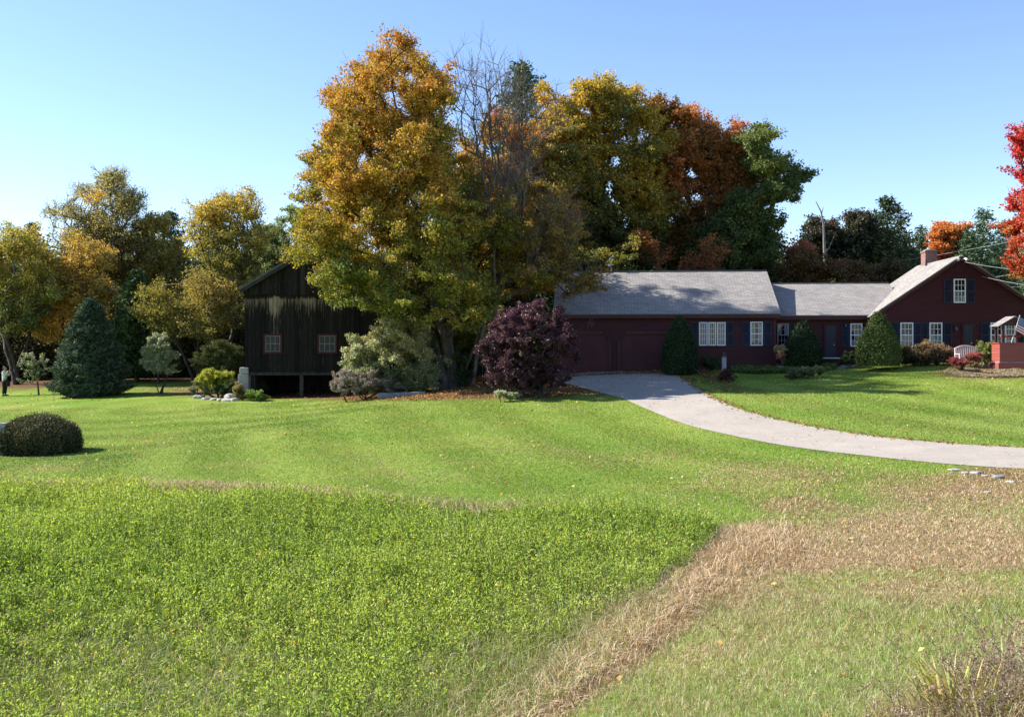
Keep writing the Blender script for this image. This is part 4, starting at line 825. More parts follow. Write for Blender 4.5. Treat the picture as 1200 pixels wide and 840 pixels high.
# trees behind the garage
def orr(A, g): return g.random(len(A)) < .93
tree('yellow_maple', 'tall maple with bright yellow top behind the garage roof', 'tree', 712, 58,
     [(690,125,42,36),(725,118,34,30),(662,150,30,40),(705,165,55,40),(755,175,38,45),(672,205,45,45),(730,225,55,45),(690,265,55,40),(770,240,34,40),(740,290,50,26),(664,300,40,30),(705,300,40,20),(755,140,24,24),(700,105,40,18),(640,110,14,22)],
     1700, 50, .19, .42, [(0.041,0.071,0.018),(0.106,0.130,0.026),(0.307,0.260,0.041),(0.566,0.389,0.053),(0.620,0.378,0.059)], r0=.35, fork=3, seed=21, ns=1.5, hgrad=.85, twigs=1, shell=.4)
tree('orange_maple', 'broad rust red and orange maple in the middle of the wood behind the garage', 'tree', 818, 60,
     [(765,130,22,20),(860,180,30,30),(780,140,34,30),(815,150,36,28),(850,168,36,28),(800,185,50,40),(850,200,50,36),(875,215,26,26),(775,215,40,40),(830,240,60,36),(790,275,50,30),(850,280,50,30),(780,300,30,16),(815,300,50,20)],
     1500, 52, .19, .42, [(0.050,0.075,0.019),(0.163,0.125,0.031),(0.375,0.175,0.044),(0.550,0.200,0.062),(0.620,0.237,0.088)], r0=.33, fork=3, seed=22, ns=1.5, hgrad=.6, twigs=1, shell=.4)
tree('green_maple', 'dark green maple with a long limb leaning right over the middle wing', 'tree', 868, 57,
     [(890,165,24,20),(898,190,26,26),(925,208,24,18),(938,198,15,14),(905,222,32,22),(880,245,34,26),(862,275,40,30),(905,262,18,12),(845,300,40,26),(885,290,30,26)],
     900, 54, .19, .40, [(0.027,0.062,0.018),(0.056,0.100,0.025),(0.100,0.150,0.037),(0.250,0.275,0.056)], r0=.28, fork=3, seed=23, hgrad=.55, twigs=1)
tree('golden_sapling', 'small bright yellow green tree low behind the garage ridge', 'tree', 712, 52.5,
     [(715,302,34,10),(690,296,14,8),(738,284,10,12),(668,306,16,8)], 60, 50, .15, .3, [(.10,.13,.02),(.26,.24,.035),(.40,.28,.05)], r0=.1, fork=2, seed=24)
tree('orange_sapling', 'small orange leaved tree low behind the garage ridge near the middle', 'tree', 790, 54,
     [(770,300,18,8),(795,290,12,13),(822,304,18,7),(752,284,9,12),(838,292,8,8)], 60, 40, .15, .4, [(.12,.06,.02),(.28,.11,.03),(.42,.16,.05)], r0=.1, fork=2, seed=25, bough=1.0, twigs=1)
for i, (px, D, tp, br, lab) in enumerate([(845, 63, 255, 3.4, 'dark hemlock between the rust maple and the green maple'), (760, 66, 235, 3.6, 'dark hemlock hidden deep behind the yellow maple'), (680, 64, 220, 3.6, 'dark hemlock behind the half bare tree and garage'), (885, 60, 288, 2.6, 'short dark hemlock just left of the pale pine')]):
    conifer('hemlock', lab, 'tree', px, D, tp, br, DKG, 26, 11, .4, .26, seed=60 + i, r0=.2, low=.8, prof=.7, leafn=16, group='hemlocks behind the house', clr=.2)
tree('mixed_maple', 'green and gold maple seen through the branches of the half bare tree', 'tree', 612, 56,
     [(575,215,34,34),(622,190,34,36),(655,235,40,40),(590,272,48,40),(645,292,46,36),(610,330,50,20),(560,300,34,34),(548,190,16,26),(590,150,26,26),(640,160,30,34),(665,200,30,36)],
     1200, 54, .19, .42, [(0.069,0.103,0.023),(0.207,0.207,0.040),(0.437,0.322,0.052),(0.575,0.299,0.057),(0.575,0.172,0.057)], r0=.26, fork=2.5, seed=27, hgrad=.2, twigs=1, shell=.4, ns=1.6)
conifer('tall_pine', 'tall green pine rising behind the half bare tree', 'tree', 612, 62, 76, 4.2, [(.045,.08,.03),(.08,.12,.05),(.13,.17,.07)], 30, 9, .5, .34, seed=31, r0=.3, low=5, prof=.55, droop=.15, upt=.25, jag=.4, leafn=22, ragged=.3, clr=.24)
conifer('pale_pine', 'thin pale pine with a bare white stem beside the end of the garage roof', 'tree', 897, 63, 246, 1.9, [(.05,.085,.04),(.09,.13,.06),(.14,.17,.08)], 15, 6, .45, .3, seed=32, r0=.14, low=3.5, prof=.6, droop=.1, upt=.25, jag=.4, leafn=20, ragged=.3, bark='grey_bark', clr=.2)
DP = [(.014,.030,.018),(.024,.048,.022),(.045,.06,.03),(.10,.06,.05)]
for args in [('dark oak with purplish top right of the dead snag behind the middle wing', 985, 66, [(1000,262,28,20),(965,275,26,20),(985,295,40,24),(1010,290,26,28),(960,310,34,20),(945,290,14,20)], 330, 33),
             ('dark rounded tree between the purplish oak and the big pine', 1040, 70, [(1022,285,20,30),(1045,300,34,26),(1065,310,18,20),(1010,315,24,16)], 220, 34)]:
    tree('dark_oak', args[0], 'tree', args[1], args[2], args[3], args[4], 66, .22, .46, DP, r0=.22, fork=2.5, seed=args[5], twigs=2, group='dark trees behind the middle wing')
conifer('white_pine', 'tall ragged pine at the right of the dark trees behind the middle wing', 'tree', 1040, 67, 234, 3.4, [(.03,.06,.03),(.06,.09,.04),(.14,.15,.06)], 24, 8, .45, .32, seed=35, r0=.25, low=3, prof=.6, droop=.1, upt=.25, jag=.4, leafn=22, ragged=.25, clr=.22)
tree('copper_tree', 'brownish copper tree low behind the ridge of the middle wing', 'tree', 945, 57, [(940,305,24,16),(965,318,36,12),(1000,318,34,14),(930,322,20,12),(1035,318,26,14)], 200, 60, .18, .36, [(.03,.05,.015),(.10,.07,.025),(.22,.11,.04)], r0=.14, fork=1.5, seed=36, hgrad=.2)
tree('pink_shrub_tree', 'small salmon leaved tree beside the pale pine', 'tree', 938, 60, [(940,292,12,7),(930,298,8,6)], 30, 60, .18, .3, [(.4,.13,.09),(.5,.2,.13)], r0=.08, fork=2, seed=37)
# snag
g0 = np.array(ground_at(966, 63.5)); rt_ = empty('dead_snag', g0, 'dead grey broken trunk with a crooked top standing against the sky', 'dead tree')
pp = [P(a, b_, 63.5) for a, b_ in ((966, 430), (967, 330), (966, 290), (965, 262), (962, 248), (956, 236))]; pp2 = [P(966, 300, 63.5), P(974, 285, 63.5), P(978, 276, 63.2)]; pp3 = [P(963, 250, 63.5), P(965, 243, 63.4)]
a = np.array(pp[:-1] + pp2[:-1] + pp3[:-1]); b_ = np.array(pp[1:] + pp2[1:] + pp3[1:]); ra = np.array([.13, .12, .09, .065, .045, .045, .03, .03]); rb = np.array([.12, .09, .065, .045, .02, .03, .012, .012])
V, Fq = tubes(a, b_, ra, rb, 7); mesh_arr('trunk', V - g0, Fq, M['grey_bark'], rt_, smooth=True)
# behind the cape
tree('orange_tree', 'bright orange maple rising behind the brick chimney', 'tree', 1112, 78, [(1115,275,26,18),(1098,285,14,18),(1108,300,26,18),(1128,290,12,20),(1090,318,18,14),(1085,335,16,14)], 300, 70, .22, .42, ORANGE, r0=.22, fork=3, seed=41, hgrad=.2)
for i, (px, D, tp, br, lab) in enumerate([(1152, 76, 248, 3.6, 'tall green pine right of the orange maple'), (1178, 80, 262, 3.4, 'green pine behind the crimson maple branches'), (1135, 72, 275, 2.6, 'shorter pine close behind the peak of the gable'), (1080, 82, 268, 2.0, 'thin distant pine left of the orange maple'), (1205, 70, 275, 3.2, 'green pine at the right edge beyond the sloping roof'), (1165, 66, 308, 2.4, 'low pine over the right slope of the gable roof')]):
    conifer('pine_tree', lab, 'tree', px, D, tp, br, [(.035,.075,.035),(.065,.115,.05),(.11,.155,.07)], 22, 9, .42, .3, seed=70 + i, r0=.2, low=1.5, prof=.65, droop=.05, upt=.25, jag=.35, leafn=18, ragged=.2, group='pines behind the gabled house', clr=.22)
tree('crimson_maple', 'crimson and orange maple reaching in at the right edge', 'tree', 1262, 41,
     [(1198,166,10,20),(1204,205,17,24),(1190,232,14,14),(1208,245,26,26),(1186,264,16,15),(1194,280,18,15),(1184,287,11,9),(1218,292,24,18),(1186,311,16,8),(1177,315,8,5),(1212,318,18,12),(1240,230,44,60),(1290,200,60,80),(1250,300,50,40),(1270,140,50,50),(1320,280,50,60)],
     1100, 80, .15, .30, RED, r0=.34, fork=2.4, seed=51, hgrad=.1, twigs=1, tj=.10, shell=.4)
# woods at the left
SPX = [(.14,.16,.06),(.30,.28,.10),(.45,.39,.14),(.52,.40,.12)]
tree('tall_ash', 'tallest thin leaved olive tree above the spruce at the left', 'tree', 132, 72,
     [(130,212,26,20),(112,226,28,20),(150,240,28,26),(85,248,24,16),(62,252,14,14),(170,262,14,16),(120,262,44,26),(90,280,34,22),(150,285,40,26),(120,310,46,24)],
     1000, 21, .16, .5, SPX, r0=.18, fork=6, lead=9, stems=3, spread=.7, seed=81, bough=1.1, twigs=5, twr=.011, hgrad=.4, shell=.45)
tree('golden_beech', 'golden orange tree among the woods above and left of the spruce', 'tree', 88, 68, [(95,300,34,26),(75,325,34,26),(105,340,30,24),(60,350,30,22),(90,365,36,24),(60,385,40,20),(120,300,20,20),(112,232,8,18)], 560, 38, .19, .45, [(0.175,0.175,0.050),(0.350,0.300,0.075),(0.525,0.375,0.088),(0.620,0.375,0.088),(.42,.33,.09)], r0=.13, fork=2, seed=82, ns=1.1, hgrad=.3, twigs=2, bough=.9)
tree('olive_tree', 'olive green tree with leaning dark limbs at the left edge', 'tree', 22, 66, [(20,275,26,16),(60,330,26,26),(15,290,34,24),(40,305,34,24),(5,330,40,28),(45,345,30,26),(20,370,40,26),(-30,310,40,50)], 560, 38, .18, .45, [(0.083,0.117,0.033),(0.217,0.233,0.049),(0.434,0.367,0.075),(0.600,0.434,0.083)], r0=.13, fork=2.5, stems=3, spread=.7, seed=83, bough=.9, hgrad=.3, twigs=2)
tree('cherry_tree', 'airy yellow green tree with two slim dark trunks left of the barn', 'tree', 268, 66, [(268,235,34,18),(248,250,34,18),(290,252,24,20),(262,275,46,24),(300,285,22,26),(235,285,24,26),(270,310,44,24),(250,340,40,22),(295,330,22,24)], 760, 26, .17, .42, [(0.129,0.161,0.040),(0.322,0.306,0.064),(0.531,0.435,0.081),(0.612,0.435,0.097)], r0=.15, fork=3.5, lead=7, stems=2, spread=.6, seed=84, bough=1.0, twigs=4, twr=.010, hgrad=.5, shell=.4)
conifer('dark_pine', 'dark blue green pine between the tallest olive tree and the airy yellow tree', 'tree', 200, 78, 250, 3.6, PINE, 24, 9, .45, .32, seed=85, r0=.22, low=2, prof=.6, droop=.1, upt=.25, jag=.35, leafn=20, ragged=.25, clr=.22)
tree('brownish_oak', 'olive brown tree in front of the dark pine left of the barn', 'tree', 180, 72, [(178,262,26,16),(165,285,26,22),(195,300,34,26),(170,325,36,26),(205,340,26,24)], 330, 56, .19, .42, [(0.097,0.117,0.039),(0.235,0.216,0.058),(0.470,0.371,0.088)], r0=.13, fork=2.5, seed=86, hgrad=.4, twigs=2)
tree('young_birch', 'small yellow green tree above the juniper beside the barn', 'tree', 232, 64, [(232,335,22,14),(250,352,26,16),(208,358,24,14),(218,378,34,12),(262,338,12,18),(244,385,30,12),(196,385,22,10),(268,372,14,16)], 330, 34, .15, .5, [(.08,.10,.03),(.20,.20,.05),(.36,.31,.07),(.38,.26,.07)], bough=1.1, r0=.09, fork=1.0, stems=4, spread=.6, seed=87, hgrad=.5, twigs=3)
tree('willow_like_tree', 'blue green open tree behind the barn roof', 'tree', 345, 72, [(345,255,26,16),(330,275,26,18),(365,270,26,26),(320,300,30,22),(350,310,40,26),(300,315,24,18)], 330, 52, .2, .42, [(0.124,0.176,0.088),(0.229,0.299,0.124),(0.386,0.404,0.157)], r0=.2, fork=3, seed=88, twigs=3, hgrad=.3)
conifer('wood_pine', 'dark pine low behind the spruce at the left', 'tree', 160, 66, 318, 3.0, DKG, 20, 10, .42, .3, seed=89, r0=.18, low=.6, prof=.6, jag=.3, leafn=18, clr=.2)
conifer('edge_pine', 'dark pine rising at the far left edge of the woods', 'tree', 38, 76, 262, 3.0, DKG, 20, 8, .42, .3, seed=90, r0=.18, low=2, prof=.6, jag=.35, leafn=18, clr=.2, ragged=.2)
tree('thin_maple', 'small orange tinted tree low in the woods right of the spruce', 'tree', 185, 64, [(185,345,22,16),(175,368,26,16),(195,372,20,14)], 110, 40, .16, .4, [(.12,.14,.04),(.26,.24,.05),(.42,.34,.08)], bough=1.0, r0=.08, fork=1.5, seed=91, twigs=2)
tree('understory_tree', 'low yellow green tree seen between the maple trunks and the dark red shrub', 'tree', 545, 58, [(548,395,26,18),(570,380,26,18),(535,420,26,14),(560,425,30,14),(560,365,34,14)], 200, 60, .15, .34, [(.08,.13,.02),(.22,.28,.04),(.42,.40,.06)], r0=.1, fork=.8, seed=92, hgrad=.2)

# ---------------------------------------------------------------- garden conifers and shrubs
conifer('blue_spruce', 'dense dark blue green spruce cone alone on the left lawn', 'tree', 106, 55, 350, 2.05, [(.022,.045,.026),(.055,.092,.05),(.14,.19,.12)], 30, 24, .17, .15, seed=101, r0=.12, low=.15, droop=-.10, upt=.22, jag=.26, leafn=30, clr=.085, profile=lambda f: (1.0 + .07 * math.sin(f * 31)) * (1 - f) ** .66 * min(1, .80 + f * 2.2))
YEW = [(.030,.036,.014),(.075,.075,.028),(.17,.15,.065)]
clipped('clipped_hedge', 'dark clipped yew mound on the lawn at the left edge', 'hedge', 46, 32, [(532,38),(524,43.5),(515,45),(508,44),(502,39),(497,31),(492,21),(488.5,10),(487,1)], 1.0, YEW, 42000, .062, 111, lump=.10, out=.065, round_=2.3)
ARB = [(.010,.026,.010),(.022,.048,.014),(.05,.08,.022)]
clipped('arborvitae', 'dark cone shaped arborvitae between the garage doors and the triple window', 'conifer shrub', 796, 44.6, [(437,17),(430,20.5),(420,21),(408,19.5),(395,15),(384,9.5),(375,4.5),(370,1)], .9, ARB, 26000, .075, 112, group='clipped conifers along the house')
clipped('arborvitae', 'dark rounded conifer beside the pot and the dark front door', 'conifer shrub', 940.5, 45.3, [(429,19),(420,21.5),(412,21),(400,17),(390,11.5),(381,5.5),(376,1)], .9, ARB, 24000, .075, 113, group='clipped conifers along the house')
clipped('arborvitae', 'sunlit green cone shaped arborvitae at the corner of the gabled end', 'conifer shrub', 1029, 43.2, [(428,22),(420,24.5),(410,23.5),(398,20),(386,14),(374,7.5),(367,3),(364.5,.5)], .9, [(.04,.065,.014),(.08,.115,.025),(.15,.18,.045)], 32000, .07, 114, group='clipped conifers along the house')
# dark red maple shrub
BURG = [(.030,.008,.016),(.060,.016,.028),(.12,.042,.065),(.18,.07,.09)]
shrub('red_leaf_maple', 'rounded dark burgundy leaved maple shrub in front of the garage', 'shrub', 622, 38.5,
      [(620,368,38,20),(590,385,28,22),(650,388,32,22),(620,400,56,30),(582,420,24,26),(660,415,24,20),(615,435,50,18),(650,440,34,16),(590,438,28,16),(628,450,44,10),(688,380,7,3),(600,448,24,8)], 850, 125, .085, .17, BURG, r0=.10, stems=4, depth=.95, seed=121, leaf='gloss_leaf', ns=.5, shell=.35, up=.9, aspect=.4)
# big grey green shrub and its pinkish companion
shrub('viburnum', 'large rounded grey green shrub in front of the barn', 'shrub', 458, 45.8, [(455,392,34,20),(430,405,32,22),(490,402,30,20),(460,420,60,28),(508,425,22,22),(420,430,24,22),(490,440,34,16),(440,445,40,16),(465,450,46,12),(505,445,26,12),(475,390,40,18)], 1100, 105, .095, .22, [(0.112,0.159,0.055),(0.222,0.269,0.112),(0.412,0.428,0.222),(0.538,0.443,0.222)], r0=.07, depth=.8, seed=122, leaf='gloss_leaf', shell=.35, group=None)
shrub('spirea', 'low pinkish grey shrub at the left foot of the large grey green shrub', 'shrub', 412, 44.6, [(410,452,26,12),(400,445,16,12),(430,446,26,12),(455,450,16,10)], 260, 60, .06, .14, [(0.130,0.130,0.091),(0.286,0.247,0.221),(0.416,0.312,0.312)], seed=123, leaf='gloss_leaf')
shrub('lilac', 'dark green shrub under the maple at the right of the large grey green shrub', 'shrub', 520, 46, [(525,420,20,26),(510,400,20,14),(538,440,16,16)], 180, 60, .09, .22, DKG, seed=124)
# left garden
tree('young_sapling', 'thin young tree with few grey green leaves beside the person', 'tree', 46, 57.5, [(38,420,10,8),(30,428,8,8),(45,425,8,8),(38,437,12,6),(33,446,8,3),(48,410,4,6)], 60, 34, .11, .13, [(0.117,0.156,0.078),(0.234,0.273,0.143),(0.390,0.416,0.260)], r0=.04, fork=.8, lead=1.6, seed=131, rt=.008, lean=(-.1, 0), leaf='gloss_leaf')
shrub('small_ornamental_tree', 'small multi stemmed whitish green tree between the spruce and the barn', 'small tree', 187, 55, [(184,401,14,10),(178,412,11,10),(194,414,15,12),(182,428,10,10),(198,430,10,9),(174,424,6,10)], 300, 50, .12, .16, [(.16,.20,.09),(.32,.36,.20),(.48,.48,.32)], r0=.035, stems=5, spread=.12, fork=.5, lead=1.0, seed=132, leaf='gloss_leaf')
shrub('juniper', 'spreading dark green juniper just left of the barn corner', 'shrub', 258, 55.5, [(255,410,20,12),(272,416,14,16),(240,420,16,14),(262,428,26,10),(245,430,22,9),(270,432,20,7)], 420, 60, .10, .2, [(.035,.055,.014),(.08,.105,.025),(.16,.17,.045)], seed=133, aspect=.3, leaf='needle')
shrub('yellow_green_clump', 'bright yellow green leafy clump on the rock garden', 'shrub', 254, 51.2, [(252,440,24,7),(242,447,16,8),(264,446,14,8),(252,455,20,6)], 300, 70, .075, .13, [(.14,.19,.025),(.32,.37,.04),(.50,.46,.08)], seed=134, up=.8)
shrub('grey_catmint', 'low grey green mound at the left foot of the rock garden', 'shrub', 236, 51.3, [(233,450,9,6),(228,456,7,4),(245,459,10,4)], 90, 50, .055, .10, [(.13,.14,.10),(.26,.25,.2)], seed=135)
shrub('dark_sedge', 'dark green shadowy shrub behind the edging stones', 'shrub', 262, 50.7, [(262,457,12,6),(270,452,8,7)], 80, 50, .07, .12, DKG, seed=136)
shrub('hosta', 'pale yellow leafy plant at the foot of the granite pier', 'shrub', 281, 49.2, [(279,455,6,7),(284,463,12,5)], 90, 50, .075, .12, [(.16,.15,.05),(.36,.30,.12)], seed=137, up=.8)
shrub('hosta', 'fresh green leafy plant before the dark opening of the barn', 'shrub', 300, 48.8, [(298,462,10,5),(308,466,7,3)], 80, 50, .085, .11, [(.12,.22,.04),(.26,.38,.09)], seed=138, up=.8)
shrub('barn_shadow_shrub', 'dark green shrub inside the shaded barn opening', 'shrub', 306, 51, [(304,452,9,8),(300,460,10,6)], 80, 50, .08, .14, DKG, seed=139)
shrub('variegated_plant', 'small pale whitish green plant on the lawn under the burgundy shrub', 'plant', 592, 37.4, [(588,461,9,3),(600,464,7,2.5)], 70, 60, .06, .07, [(.3,.36,.22),(.55,.6,.45)], seed=140, up=1.2)
# house garden
shrub('foundation_shrub', 'dark shrub with tan tips under the first gable window', 'shrub', 1065, 43.9, [(1062,413,14,9),(1080,410,14,9),(1070,420,18,7)], 180, 60, .07, .14, [(.03,.035,.018),(.08,.07,.03),(.26,.18,.09)], seed=141, hgrad=.7, group='shrubs along the gabled end')
shrub('foundation_shrub', 'taller tan tipped shrub under the gap between the gable windows', 'shrub', 1084, 43.6, [(1082,405,9,7),(1092,412,12,9),(1085,420,16,7)], 150, 60, .07, .14, [(.03,.035,.018),(.10,.08,.035),(.34,.22,.12)], seed=142, hgrad=.8, group='shrubs along the gabled end')
shrub('foundation_shrub', 'pinkish tan shrub to the left of the pale bench', 'shrub', 1108, 43.8, [(1105,412,14,8),(1115,418,9,7),(1102,421,14,6)], 150, 60, .07, .14, [(.05,.04,.02),(.20,.12,.08),(.36,.22,.15)], seed=143, hgrad=.7, group='shrubs along the gabled end')
shrub('sedum', 'round red flowered sedum nearest the lawn before the bench', 'plant', 1124, 41.4, [(1119,423,7,4),(1127,425,7,4),(1123,429,7,3)], 120, 70, .05, .075, [(.22,.24,.08),(.38,.10,.09),(.36,.07,.08)], seed=144, hgrad=1.0, group='red sedums')
shrub('sedum', 'red flowered sedum in front of the right end of the bench', 'plant', 1141, 42.1, [(1138,417,7,4),(1146,417,6,4),(1141,424,8,5)], 120, 70, .05, .075, [(.26,.26,.10),(.36,.18,.10),(.38,.09,.09)], seed=145, hgrad=1.0, group='red sedums')
shrub('rose_bush', 'green bush with small yellow leaves left of the red well', 'shrub', 1158, 42.8, [(1155,412,8,8),(1162,404,7,6),(1160,422,8,6),(1149,405,4,4)], 120, 50, .075, .12, [(.07,.11,.03),(.22,.26,.07),(.4,.36,.12)], seed=146)
shrub('barberry', 'small maroon and green shrub at the foot of the grey garden post', 'shrub', 852, 41.9, [(848,441,7,5),(857,441,7,6),(852,436,8,3)], 110, 60, .05, .08, [(.14,.16,.06),(.08,.025,.03),(.10,.03,.03)], seed=147, hgrad=.8)
shrub('low_yew', 'spreading dark green low shrub at the edge of the shade bed', 'shrub', 943, 42, [(940,436,18,5),(930,440,9,4),(955,434,10,5)], 190, 60, .06, .10, [(.05,.07,.03),(.10,.13,.06),(.2,.22,.12)], seed=148)
shrub('door_side_shrub', 'small dark shrub between the dark door and the sunlit arborvitae', 'shrub', 995, 44.6, [(993,419,8,6),(1000,423,7,4)], 70, 50, .07, .12, DKG, seed=149)
shrub('wall_side_shrub', 'small shaded shrub under the triple window', 'shrub', 832, 45.2, [(832,424,12,8),(840,428,9,6)], 80, 50, .07, .13, DKG, seed=150)
shrub('dried_grass', 'x', 'x', 914, 44.8, [(914,412,7,6),(915,418,4,5)], 90, 50, .06, .07, [(.34,.07,.06),(.42,.30,.18),(.5,.38,.24)], seed=151, hgrad=1.0, stems=3, spread=.05, fork=.25, lead=.35)
# dried grass belongs to the pot
dg = bpy.data.objects['dried_grass']
for c in list(dg.children):
    c.parent = pot; c.location = Vector(dg.location) - Vector(pot.location) + Vector((0, 0, .08))
bpy.data.objects.remove(dg)

# ---------------------------------------------------------------- masses nobody could count
def leafmass(name, C, size, pal, tfun, seed, label, cat, mat='leaf', up=.4, aspect=.6, jit=.2, direction=None):
    g = np.random.default_rng(seed); V, Fq, c = leaves(C, size, g, lerpc(pal, tfun(C) + .1 * g.normal(size=len(C))), up, aspect, jit=jit, direction=direction)
    o = mesh_arr(name, V, Fq, M[mat], col=c); return tag(o, label, cat, kind='stuff')
def band(x0, x1, D0, D1, topf, n, seed, clump=.7, per=60, low=0.0):
    g = np.random.default_rng(seed); m = n // per; px = g.uniform(x0, x1, m); D = g.uniform(D0, D1, m); x = (px - 600) * D / F; z0 = gz(x, D)
    zt = EYE + (HOR - topf(px) - g.normal(size=m) * 6) * D / F; z = z0 + (zt - z0) * (low + (1 - low) * g.random(m)) ; A = np.c_[x, D, np.maximum(z, z0 + .2)]
    ci = np.repeat(np.arange(m), per); return A[ci] + g.normal(size=(len(ci), 3)) * clump * [1, 1, .6]
wt = lambda px: np.interp(px, [-200, 0, 60, 130, 200, 330, 450, 650, 900, 930, 1000, 1060, 1100, 1200, 1400], [300, 300, 292, 285, 292, 305, 290, 240, 300, 312, 306, 312, 300, 298, 300]) + 5 * np.sin(px * .09) + 4 * np.sin(px * .23)
C = band(-260, 1420, 92, 104, wt, 300000, 201, .9, 70)
leafmass('far_wood', C, .34, [(.025,.05,.02),(.05,.08,.025),(.12,.12,.035),(.22,.15,.04)], lambda V: .45 + .35 * Noise(5, 5)(V), 202, 'mass of mixed woodland closing the view behind all the trees', 'woodland')
ut = lambda px: np.interp(px, [-200, 0, 60, 150, 240, 330], [392, 388, 392, 396, 388, 380]) + 5 * np.sin(px * .15)
C = band(-200, 330, 71, 76, ut, 130000, 203, .5, 60)
leafmass('undergrowth', C, .18, [(.018,.024,.010),(.035,.04,.014),(.07,.06,.02),(.13,.10,.03)], lambda V: .4 + .3 * Noise(6, 2)(V), 204, 'dark brushy undergrowth along the edge of the left woods', 'undergrowth')
ut3 = lambda px: 350 + 14 * np.sin(px * .05) + 8 * np.sin(px * .13)
C = band(-220, 335, 72, 80, ut3, 210000, 207, .7, 50)
leafmass('thicket', C, .2, [(.03,.045,.014),(.08,.09,.022),(.20,.18,.04),(.36,.27,.06)], lambda V: .45 + .35 * Noise(16, 2.5)(V), 208, 'leafy thicket of mixed saplings filling the left woods below the tall crowns', 'thicket')
C = band(500, 960, 66, 72, lambda px: 290 + 10 * np.sin(px * .07), 120000, 209, .7, 50)
leafmass('thicket', C, .22, [(.015,.03,.010),(.03,.05,.015),(.08,.07,.02)], lambda V: .45 + .35 * Noise(17, 2.5)(V), 210, 'dark thicket behind the house and garage roofs', 'thicket')
ut2 = lambda px: 392 + 0 * px + 8 * np.sin(px * .06)
C = band(500, 700, 60, 66, ut2, 50000, 205, .5, 60)
leafmass('undergrowth', C, .18, [(.02,.04,.012),(.06,.09,.02),(.16,.17,.03)], lambda V: .5 + .3 * Noise(8, 2)(V), 206, 'green undergrowth behind the maple trunks beside the garage', 'undergrowth')

def scatter(x0, x1, y0, y1, n, seed):
    g = np.random.default_rng(seed); x = g.uniform(x0, x1, n); y = g.uniform(y0, y1, n); return x, y, g
def onscreen(x, y, m=30):
    z = gz(x, y); px, py = proj(x, y, z); return (px > -m) & (px < 1200 + m) & (py < 840 + 2.2 * m), px, py, z
def scat_dist(n, D0, D1, seed, pw=0.0, m=30):   # even over the ground, thinned with distance
    g = np.random.default_rng(seed); u = g.random(n); k = 2 - pw
    D = (D0**k + u * (D1**k - D0**k)) ** (1 / k) if k > 0.01 else D0 * (D1 / D0) ** u
    px = g.uniform(-m, 1200 + m, n); x = (px - 600) * D / F; z = gz(x, D); return x, D, z, px, HOR + F * (EYE - z) / D, g
def blades(x, y, z, h, w_, lean, g, col, bend=.3):
    n = len(x); a = g.uniform(0, 6.283, n); la = g.uniform(0, 6.283, n); B = np.c_[x, y, z - .01]; s = np.c_[np.cos(a), np.sin(a), 0 * a] * (w_ / 2)[:, None]; L = np.c_[np.cos(la), np.sin(la), 0 * a] * (lean * h)[:, None]
    mid = B + L * .35 + np.c_[0 * h, 0 * h, h * .6]; tip = B + L * (1 + bend) + np.c_[0 * h, 0 * h, h * (1 - .3 * np.minimum(lean, 1.5))]
    V = np.stack([B - s, B + s, mid + s * .7, tip, mid - s * .7], 1).reshape(-1, 3); i = np.arange(n) * 5; Fq = np.stack([np.c_[i, i + 1, i + 2, i + 4], np.c_[i + 4, i + 2, i + 3, i + 3]], 1)
    return V, i, np.repeat(np.clip(col, .005, .85), 5, 0)
def blade_mesh(name, V, i, c, label, cat):
    # two triangles and a tip per blade
    T = np.concatenate([np.c_[i, i + 1, i + 2], np.c_[i, i + 2, i + 4], np.c_[i + 4, i + 2, i + 3]]); o = mesh_arr(name, V, T, M['grass'], col=c); return tag(o, label, cat, kind='stuff')
dpx = np.array([proj(a, b_, gz(a, b_)) for a, b_ in DPOLY if b_ > 15]);
def on_drive(x, y): return inpoly(x, y, DPOLY)
NB, NC, ND = Noise(31, 2.5), Noise(32, .6), Noise(33, 5)
NP = Noise(34, 1.1)
def flat3(x, y): return np.c_[x, y, 0 * x]
# --- short lawn
x, y, z, px, py, g = scat_dist(1040000, 4.8, 48, 301, pw=1.15, m=220)
dry, lit, mead, _, _ = zones(x, y, z); pp_ = dry + .25 * NC(flat3(x, y)) + .20 * NP(flat3(x, y)); keep = (~on_drive(x + .05 * g.normal(size=len(x)), y + .05 * g.normal(size=len(x)))) & (mead < .5) & (g.random(len(x)) > lit * .8) & (g.random(len(x)) > np.clip(pp_ - .15, 0, .85))
x, y, z, pp_ = x[keep], y[keep], z[keep], pp_[keep]; n = len(x); far = np.clip((y - 8) / 25, 0, 1)
h = g.uniform(.03, .075, n) * (1 - .22 * np.clip((y - 14) / 8, 0, 1)) * (1 + .6 * (py[keep] > 700) * (px[keep] > 700)); w_ = .005 + .013 * far
mow = mow_at(x, y)
rough = np.clip((16 - y) / 5, 0, 1)
t = .42 + .17 * NB(flat3(x, y)) + .15 * NC(flat3(x, y)) + .22 * g.normal(size=n) + .08 * mow + .12 * ND(flat3(x, y)) + .12 * rough
col = lerpc([(.10,.165,.022),(.185,.275,.038),(.29,.37,.068),(.43,.47,.17)], t); col *= (1 + .08 * mow)[:, None]; col = col * (1 - .38 * rough[:, None]) + col.mean(1, keepdims=True) * [1.18, 1.30, .70] * .38 * rough[:, None]; br = g.random(n) < np.clip(.07 + pp_ * .5 + .16 * rough, 0, .7); col[br] = lerpc([(.26,.19,.10),(.48,.38,.23)], g.random(br.sum()))
V, i, c = blades(x, y, z, h, w_, g.uniform(.2, 1.3, n), g, col); blade_mesh('lawn_grass', V, i, c, 'short green lawn grass between the meadow and the house', 'grass')
